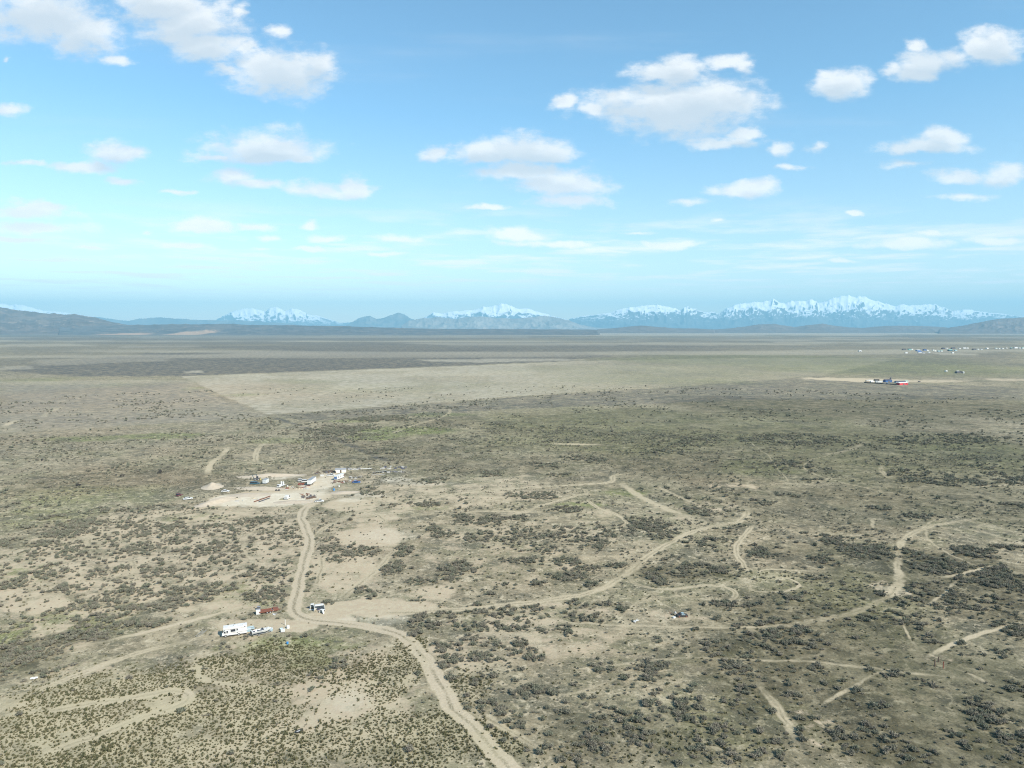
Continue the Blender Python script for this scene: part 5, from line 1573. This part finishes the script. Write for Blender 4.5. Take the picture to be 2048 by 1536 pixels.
MB().cyl((-.9, 0, 0), .7, .9, 'z', 9, .4).cyl((.7, .2, 0), .9, .8, 'z', 9, .5).obj('body', M_black, t, .1)
# row of drums
rt = None
for i in range(8):
    at_ = (747 + i * 3.5, 947.2 - i * .45 + (i % 2) * .3)
    lb_ = 'White-topped dark drum in the yard row, number %s from the left end' % ('one two three four five six seven eight'.split()[i])
    if rt is None:
        rt = thing('steel_drum', lb_, 'drum', at_, 0, 'row of drums right of the yard')
        MB().cyl((0, 0, 0), .42, 1.0, 'z', 12).obj('body', M_black, rt)
        MB().cyl((0, 0, 1.0), .43, .05, 'z', 12).obj('lid', M_white, rt)
    else:
        dup(rt, at_, 0, lb_)
t = thing('greenhouse_frame', 'Long low pale green frame lying before the row of drums', 'frame', (757, 950.5), .12)
mb = MB(); mb.bar((-4.5, -.6, .4), (4.5, -.6, .4), .18); mb.bar((-4.5, .6, .4), (4.5, .6, .4), .18)
for k_ in range(7): mb.bar((-4.5 + 1.5 * k_, -.6, .4), (-4.5 + 1.5 * k_, .6, .4), .12)
mb.obj('frame', M_scrap, t)
for k_ in (-4.3, 4.3): MB().box(k_ - .06, k_ + .06, -.62, .62, 0, .38).obj('leg', M_grey, t)


def heap(label, at, n, sx, sy, hgt, mats, seed, group='scrap heaps in the yard'):
    t = thing('scrap_heap', label, 'scrap', at, .1, group)
    rs = np.random.RandomState(seed)
    for nm, m_ in mats:
        mb = MB()
        for i in range(n):
            x, y = (rs.rand(2) - .5) * (sx, sy)
            s1, s2, s3 = .3 + .9 * rs.rand(3)
            if rs.rand() < .5:
                mb.box(x - s1, x + s1, y - s2 * .6, y + s2 * .6, 0, hgt * (.3 + .7 * rs.rand()), .2 * s1, .2 * s2, rs.randn() * .2)
            else:
                an = rs.rand() * 3.14
                mb.bar((x, y, .1), (x + math.cos(an) * s1 * 2.2, y + math.sin(an) * s1 * 2.2, hgt * rs.rand() + .1), .2)
        tag(mb.obj(nm, m_, t), kind='stuff')
    return t


heap('Dark scrap heap with branches left of the cream shed', (652, 945), 16, 15, 8, 1.3, (('scrap_metal', M_dgrey), ('plank', M_wood), ('branch', M_twig)), 1)
heap('Rusty scrap heap along the front of the travel trailer', (690, 964), 14, 16, 6, .9, (('scrap_metal', M_rust), ('plank', M_wood), ('scrap_sheet', M_scrap)), 2)
heap('Purple-grey scrap heap right of the travel trailer', (712, 956), 9, 9, 5, 1.2, (('scrap_metal', M_dgrey), ('scrap_sheet', M_scrap)), 3)
heap('Scrap heap with tan timber between truck and semi trailer', (592, 976), 12, 16, 9, .8, (('plank', M_lumber), ('scrap_metal', M_rust), ('scrap_sheet', M_scrap)), 4)
heap('Dark scrap heap at the end of the ditch line', (787, 936), 12, 18, 9, 1.2, (('scrap_metal', M_dgrey), ('scrap_sheet', M_scrap), ('scrap_panel', M_navy)), 6)
heap('Low dark scrap strip right of the row of drums', (788, 944), 11, 16, 4, .8, (('scrap_metal', M_dgrey), ('scrap_sheet', M_scrap)), 7)
heap('Green-grey scrap heap right of the cream shed', (702, 939), 10, 14, 6, 1.1, (('scrap_metal', M_dgrey), ('scrap_sheet', M_scrap)), 8)
heap('Round grey brush heap on the sand right of the tall white van', (621, 995), 14, 9, 9, 1.1, (('plank', M_wood), ('scrap_metal', M_dgrey)), 14)
heap('Small reddish scrap heap above the round brush heap', (612, 988), 6, 5, 3, .7, (('scrap_metal', M_rust),), 15)
heap('Pale rubble heap on the left part of the yard', (500, 1000), 12, 22, 9, .45, (('rubble', M_scrap), ('plank', M_lumber)), 9)
t = thing('long_pipe', 'Long white pipe lying on the ground behind the yard', 'pipe', (722, 938.5), .25)
MB().cyl((-7.5, 0, .25), .22, 15, 'x', 10).obj('pipe', M_white, t)
MB().cyl((-7.6, 0, .25), .28, .25, 'x', 10).cyl((7.4, 0, .25), .28, .25, 'x', 10).obj('flange', M_grey, t)


# spoil banks round the yard
def mound(name, at, a_, b_, hh, rot, seed, mat=None):
    n_ = 26
    vs, fs = [], []
    u = np.linspace(-1.15, 1.15, n_)
    UU, VV = np.meshgrid(u, u, indexing='ij')
    d = np.sqrt(UU ** 2 + VV ** 2)
    z = hh * (1 - sstep(d, 0, 1.05)) * (.6 + .8 * fbm(UU * 2 + seed, VV * 2, seed, 4)) - .06
    z[0, :] = z[-1, :] = -.06; z[:, 0] = z[:, -1] = -.06
    V_ = np.stack([UU.ravel() * a_, VV.ravel() * b_, z.ravel()], 1)
    i_, j_ = np.meshgrid(np.arange(n_ - 1), np.arange(n_ - 1), indexing='ij')
    q = np.stack([i_ * n_ + j_, (i_ + 1) * n_ + j_, (i_ + 1) * n_ + j_ + 1, i_ * n_ + j_ + 1], -1).reshape(-1, 4)
    o = link(name, mesh_np(name, V_, q, mat or M_soil, True))
    x, y = g(*at); o.location = (x, y, 0); o.rotation_euler = (0, 0, rot)
    tag(o, kind='structure')


mound('dirt_mound', (425, 974), 7, 9, 2.6, .3, 1)
mound('dirt_mound', (436, 1003), 6, 17, 2.2, -.5, 2)
mound('dirt_mound', (540, 952), 26, 5, 1.6, .15, 3)
mound('dirt_mound', (520, 977), 18, 6, 1.2, -.1, 4)
mound('dirt_mound', (500, 990), 14, 6, 1.0, .1, 5)
mound('dirt_mound', (590, 1004), 14, 5, .9, .1, 6)
mound('dirt_mound', (690, 985), 10, 5, .9, .2, 7)

# ------------------------------------------------------------------ cattle
def cow_mesh():
    me = bpy.data.meshes.new('cow')
    J = [(-.85, 0, 1.12, .30), (-.35, 0, 1.05, .36), (.25, 0, 1.03, .37), (.72, 0, 1.12, .30), (1.05, 0, 1.08, .20), (1.35, 0, .80, .15), (1.62, 0, .55, .09)]
    v = [j[:3] for j in J]; r = [j[3] for j in J]
    e = [(i, i + 1) for i in range(6)]

    def leg(root, pts):
        p = root
        for (x, y, z, rad) in pts:
            v.append((x, y, z)); r.append(rad); e.append((p, len(v) - 1)); p = len(v) - 1
    for s_ in (-1, 1):
        leg(0, [(-.95, s_ * .20, .85, .17), (-.82, s_ * .22, .68, .12), (-1.02, s_ * .22, .45, .07), (-.96, s_ * .22, .08, .055), (-.90, s_ * .22, .02, .07)])
        leg(3, [(.70, s_ * .20, .78, .13), (.72, s_ * .21, .45, .075), (.70, s_ * .21, .10, .055), (.75, s_ * .21, .02, .065)])
        leg(4, [(1.22, s_ * .10, 1.0, .05), (1.22, s_ * .28, 1.0, .03)])
    leg(0, [(-1.15, 0, 1.15, .05), (-1.22, 0, .75, .03), (-1.22, 0, .50, .05)])
    me.from_pydata(v, e, [])
    o = bpy.data.objects.new('cow', me)
    sk = o.modifiers.new('skin', 'SKIN')
    for i, sv in enumerate(me.skin_vertices[0].data):
        sv.radius = (r[i], r[i] * (1.15 if i < 5 else 1))
        sv.use_root = (i == 1)
    sb = o.modifiers.new('sub', 'SUBSURF'); sb.levels = 1; sb.render_levels = 1
    scene.collection.objects.link(o)
    bpy.context.view_layer.update()
    dg = bpy.context.evaluated_depsgraph_get()
    m2 = bpy.data.meshes.new_from_object(o.evaluated_get(dg))
    bpy.data.objects.remove(o)
    m2.materials.clear(); m2.materials.append(M_cow)
    for p in m2.polygons: p.use_smooth = True; p.material_index = 0
    return m2


cm = cow_mesh()
for i, (px_, py_, rt_, sc, lb_) in enumerate(((156.5, 973, .8, 1.15, 'Black cow standing nearest the yard, lowest of the grazing cattle'),
        (244.5, 953.5, .15, 1.15, 'Black cow grazing side-on in the middle of the pasture'),
        (232, 951.5, 1.2, .7, 'Small black calf just left of the side-on cow'),
        (319, 947.5, .4, 1.1, 'Black cow with head down, right of the side-on cow'),
        (321, 944.5, 2.9, 1.0, 'Black cow close behind the rightmost grazing cow'),
        (84.5, 921.5, 1.7, 1.1, 'Lone black cow far off at the left of the pasture'))):
    o = link('cow', cm)
    x, y = g(px_, py_); o.location = (x, y, 0); o.rotation_euler = (0, 0, rt_); o.scale = (sc,) * 3
    tag(o, lb_, 'cow', 'black cattle on the pasture', 'thing')

# ------------------------------------------------------------------ the far yard with the red building
def building(name, label, at, rot, L, Wd, Hh, wall, roof, cat='building', group=None, gable=True, parts=True):
    t = thing(name, label, cat, at, rot, group)
    a, b_ = L / 2, Wd / 2
    MB().box(-a, a, -b_, b_, 0, Hh).obj('wall', wall, t)
    e = .25
    if gable:
        rh = Wd * .22
        MB().add([(-a - e, -b_ - e, Hh), (a + e, -b_ - e, Hh), (a + e, b_ + e, Hh), (-a - e, b_ + e, Hh), (-a - e, 0, Hh + rh), (a + e, 0, Hh + rh)],
                 [(0, 1, 5, 4), (2, 3, 4, 5), (0, 4, 3), (1, 2, 5), (3, 2, 1, 0)]).obj('roof', roof, t)
    else:
        MB().box(-a - e, a + e, -b_ - e, b_ + e, Hh + .003, Hh + .25).obj('roof', roof, t)
    if parts:
        MB().box(-.9 if L < 9 else -1.6, .9 if L < 9 else 1.6, -b_ - .05, -b_, 0, Hh * .75).obj('door', M_dgrey, t)
        MB().box(a * .5, a * .8, -b_ - .05, -b_, Hh * .4, Hh * .7).obj('window', M_glass, t)
    return t


t = thing('dark_fence', 'Long low black fence along the front of the red building compound', 'fence', (1760, 767.5), 0)
pA, pB = g(1728, 765.6), g(1793, 770.0)
t.location = (pA[0], pA[1], 0); fa = math.atan2(pB[1] - pA[1], pB[0] - pA[0]); fl = math.hypot(pB[0] - pA[0], pB[1] - pA[1])
t.rotation_euler = (0, 0, fa)
MB().box(0, fl, -.06, .06, .15, 1.7).obj('panel', M_black, t)
for k_ in range(13): MB().box(k_ * fl / 12 - .1, k_ * fl / 12 + .1, .07, .27, 0, 1.8).obj('post', M_black, t)
building('warehouse', 'Long low building with bright red wall at the compound end', (1804, 769.5), .42, 21, 7, 3.4, M_red, M_offw)
building('warehouse', 'Dark blue roofed hall behind the bright red building', (1800, 766.3), .12, 19, 7, 2.8, M_offw, M_navy)
trailer('White lorry trailer at the left end of the fenced compound', (1741, 763.6), .1, M_white, 9, 2.6, 3.6, .9, name='lorry_trailer', group='trailers in the fenced compound', tongue=False)
trailer('Cream lorry trailer half behind the left white one', (1744, 765.3), .2, M_cream, 7, 2.6, 3.3, .9, name='lorry_trailer', group='trailers in the fenced compound', tongue=False)
trailer('Short white trailer in the middle of the compound', (1752.5, 765.8), 1.4, M_white, 5, 2.6, 3.6, .9, name='lorry_trailer', group='trailers in the fenced compound', tongue=False)
trailer('Long white trailer right of the short one in the compound', (1759.5, 765.8), .05, M_white, 8.5, 2.6, 3.6, .9, name='lorry_trailer', group='trailers in the fenced compound', tongue=False)
building('workshop', 'Dark blue workshop with a tall stack in the compound', (1775, 764.2), .1, 13, 8, 3.6, M_blue, M_navy)
t = thing('dark_tower', 'Short dark water tower behind the blue workshop', 'tower', (1781, 762.5), 0)
MB().cyl((0, 0, 4.2), 1.6, 2.6, 'z', 14).cyl((0, 0, 6.8), 1.6, .7, 'z', 14, .2).obj('tank', M_dgrey, t)
for sx in (-1, 1):
    for sy in (-1, 1): MB().bar((sx * 1.2, sy * 1.2, 0), (sx * .9, sy * .9, 4.2), .3).obj('leg', M_dgrey, t)
building('shed', 'Small white shed right of the bright red building', (1812, 765.4), .3, 6, 5, 3.0, M_white, M_green)
building('shed', 'Low black roofed shelter behind the middle trailers', (1753, 761.5), 0, 9, 4, 2.6, M_black, M_black, gable=False)
car('White pickup parked by the dark fence of the compound', (1768, 767.0), .1, M_white, 5.6, 2, 'pickup', name='parked_pickup', cat='pickup')
car('Pale blue car parked between fence and blue workshop', (1775.5, 767.6), .2, M_lblue, 5, 2, 'suv')
building('shed', 'Pinkish shed at the left edge of the compound', (1734.5, 763.8), .1, 5, 4, 2.8, M_lumber, M_offw)
car('Dark car on the pale ground right of the compound', (1839, 764), .5, M_dgrey, 5.5, 2, 'suv')
building('farmhouse', 'Low dark roofed house of the small group above the compound', (1917, 746.5), .1, 13, 8, 2.8, M_dgrey, M_black)
building('shed', 'White shed at the left of the small group above the compound', (1915, 745.4), .1, 6, 5, 3.4, M_white, M_offw)
building('shed', 'White shed at the right end of the small group', (1926, 746.6), .6, 5, 4, 3, M_white, M_offw)
building('shed', 'Tiny pale shed left of the small group above the compound', (1892, 743.5), .3, 5, 4, 2.8, M_offw, M_offw)
building('barn', 'Lone white barn far out left of the distant settlement', (1720, 703.5), .05, 10, 9, 5, M_white, M_offw)

# ------------------------------------------------------------------ the distant settlement
TOWN = [(1808,700.3,16,'dark','black'),(1819,700.2,14,'green','teal'),(1824,699.8,8,'white','white'),(1812,706.7,10,'offw','offw'),(1836,702.5,18,'blue','white'),(1840,706.2,16,'white','blue'),(1847,706.6,10,'white','navy'),
 (1849,701.0,16,'blue','navy'),(1855,702.0,8,'white','white'),(1858,706.0,7,'offw','offw'),(1866,701.0,9,'cream','grey'),(1870,702.8,8,'white','cream'),(1877,703.2,10,'lblue','green'),(1883,703.0,8,'white','green'),
 (1886,697.8,14,'navy','black'),(1894,697.8,8,'white','white'),(1900,702.0,18,'teal','green'),(1906,697.8,18,'dark','navy'),(1911,701.8,12,'lblue','green'),(1905,706.6,9,'white','offw'),(1919,698.0,9,'white','white'),
 (1929,697.6,14,'white','white'),(1935,697.0,10,'white','offw'),(1948,700.0,16,'dark','black'),(1956,699.6,8,'offw','offw'),(1963,699.6,10,'offw','grey'),(1974,698.0,13,'white','white'),(1992,697.6,10,'white','green'),
 (1998,698.0,9,'white','white'),(2005,698.0,9,'white','offw'),(2013,697.0,7,'white','white'),(2022,697.0,12,'teal','green'),(2031,696.8,18,'white','white'),(2039,697.0,9,'white','offw'),(2046,697.2,14,'white','green')]
MATS = {'dark': M_dgrey, 'black': M_black, 'green': M_green, 'teal': M_teal, 'white': M_white, 'offw': M_offw, 'blue': M_blue, 'navy': M_navy, 'cream': M_cream, 'grey': M_grey, 'lblue': M_lblue}
WORD = {'dark': 'dark grey', 'black': 'black', 'green': 'green', 'teal': 'teal', 'white': 'white', 'offw': 'off-white', 'blue': 'blue', 'navy': 'navy', 'cream': 'cream', 'grey': 'grey', 'lblue': 'pale blue'}
ORD = 'leftmost,second,third,fourth,fifth,sixth,seventh,eighth,ninth,tenth,eleventh,twelfth,thirteenth,fourteenth,fifteenth,sixteenth,seventeenth,eighteenth,nineteenth,twentieth'.split(',')
order_t = sorted(range(len(TOWN)), key=lambda i: TOWN[i][0])
rt_ = random.Random(3)
for rank, i in enumerate(order_t):
    px_, py_, w_, wl, rfm = TOWN[i]
    n_ = len(TOWN)
    place = (ORD[rank] + ' from the left' if rank else 'leftmost') if rank < 18 else (ORD[n_ - 1 - rank] + ' from the right' if rank < n_ - 1 else 'rightmost')
    size = 'Large' if w_ >= 15 else ('Small' if w_ < 9 else 'Mid-sized')
    lb_ = '%s building, %s walls, %s roof, %s in the distant settlement' % (size, WORD[wl], WORD[rfm], place)
    building('settlement_building', lb_, (px_, py_), rt_.uniform(-.15, .5), w_, max(6, w_ * .6), 3.4 + (w_ > 12) * 1.2, MATS[wl], MATS[rfm], group='buildings of the distant settlement', parts=False)

# ------------------------------------------------------------------ haze
mh = bpy.data.materials.new('haze')
mh.use_nodes = True
mh.node_tree.nodes.clear()
hv = mh.node_tree.nodes.new('ShaderNodeVolumePrincipled')
ho = mh.node_tree.nodes.new('ShaderNodeOutputMaterial')
hv.inputs['Color'].default_value = (.36, .76, 1.0, 1)
hv.inputs['Density'].default_value = 1 / 28000.0
hv.inputs['Anisotropy'].default_value = 0.0
mh.node_tree.links.new(hv.outputs[0], ho.inputs['Volume'])
hx, hy, hz = 64000, 64000, 2450
vv = np.array([(x, y, z) for x in (-hx, hx) for y in (-hy, hy) for z in (-2, hz)], float)
ff = np.array([(0,1,3,2),(4,6,7,5),(0,4,5,1),(2,3,7,6),(0,2,6,4),(1,5,7,3)])
haze = link('haze', mesh_np('haze', vv, ff, mh))
tag(haze, kind='stuff')
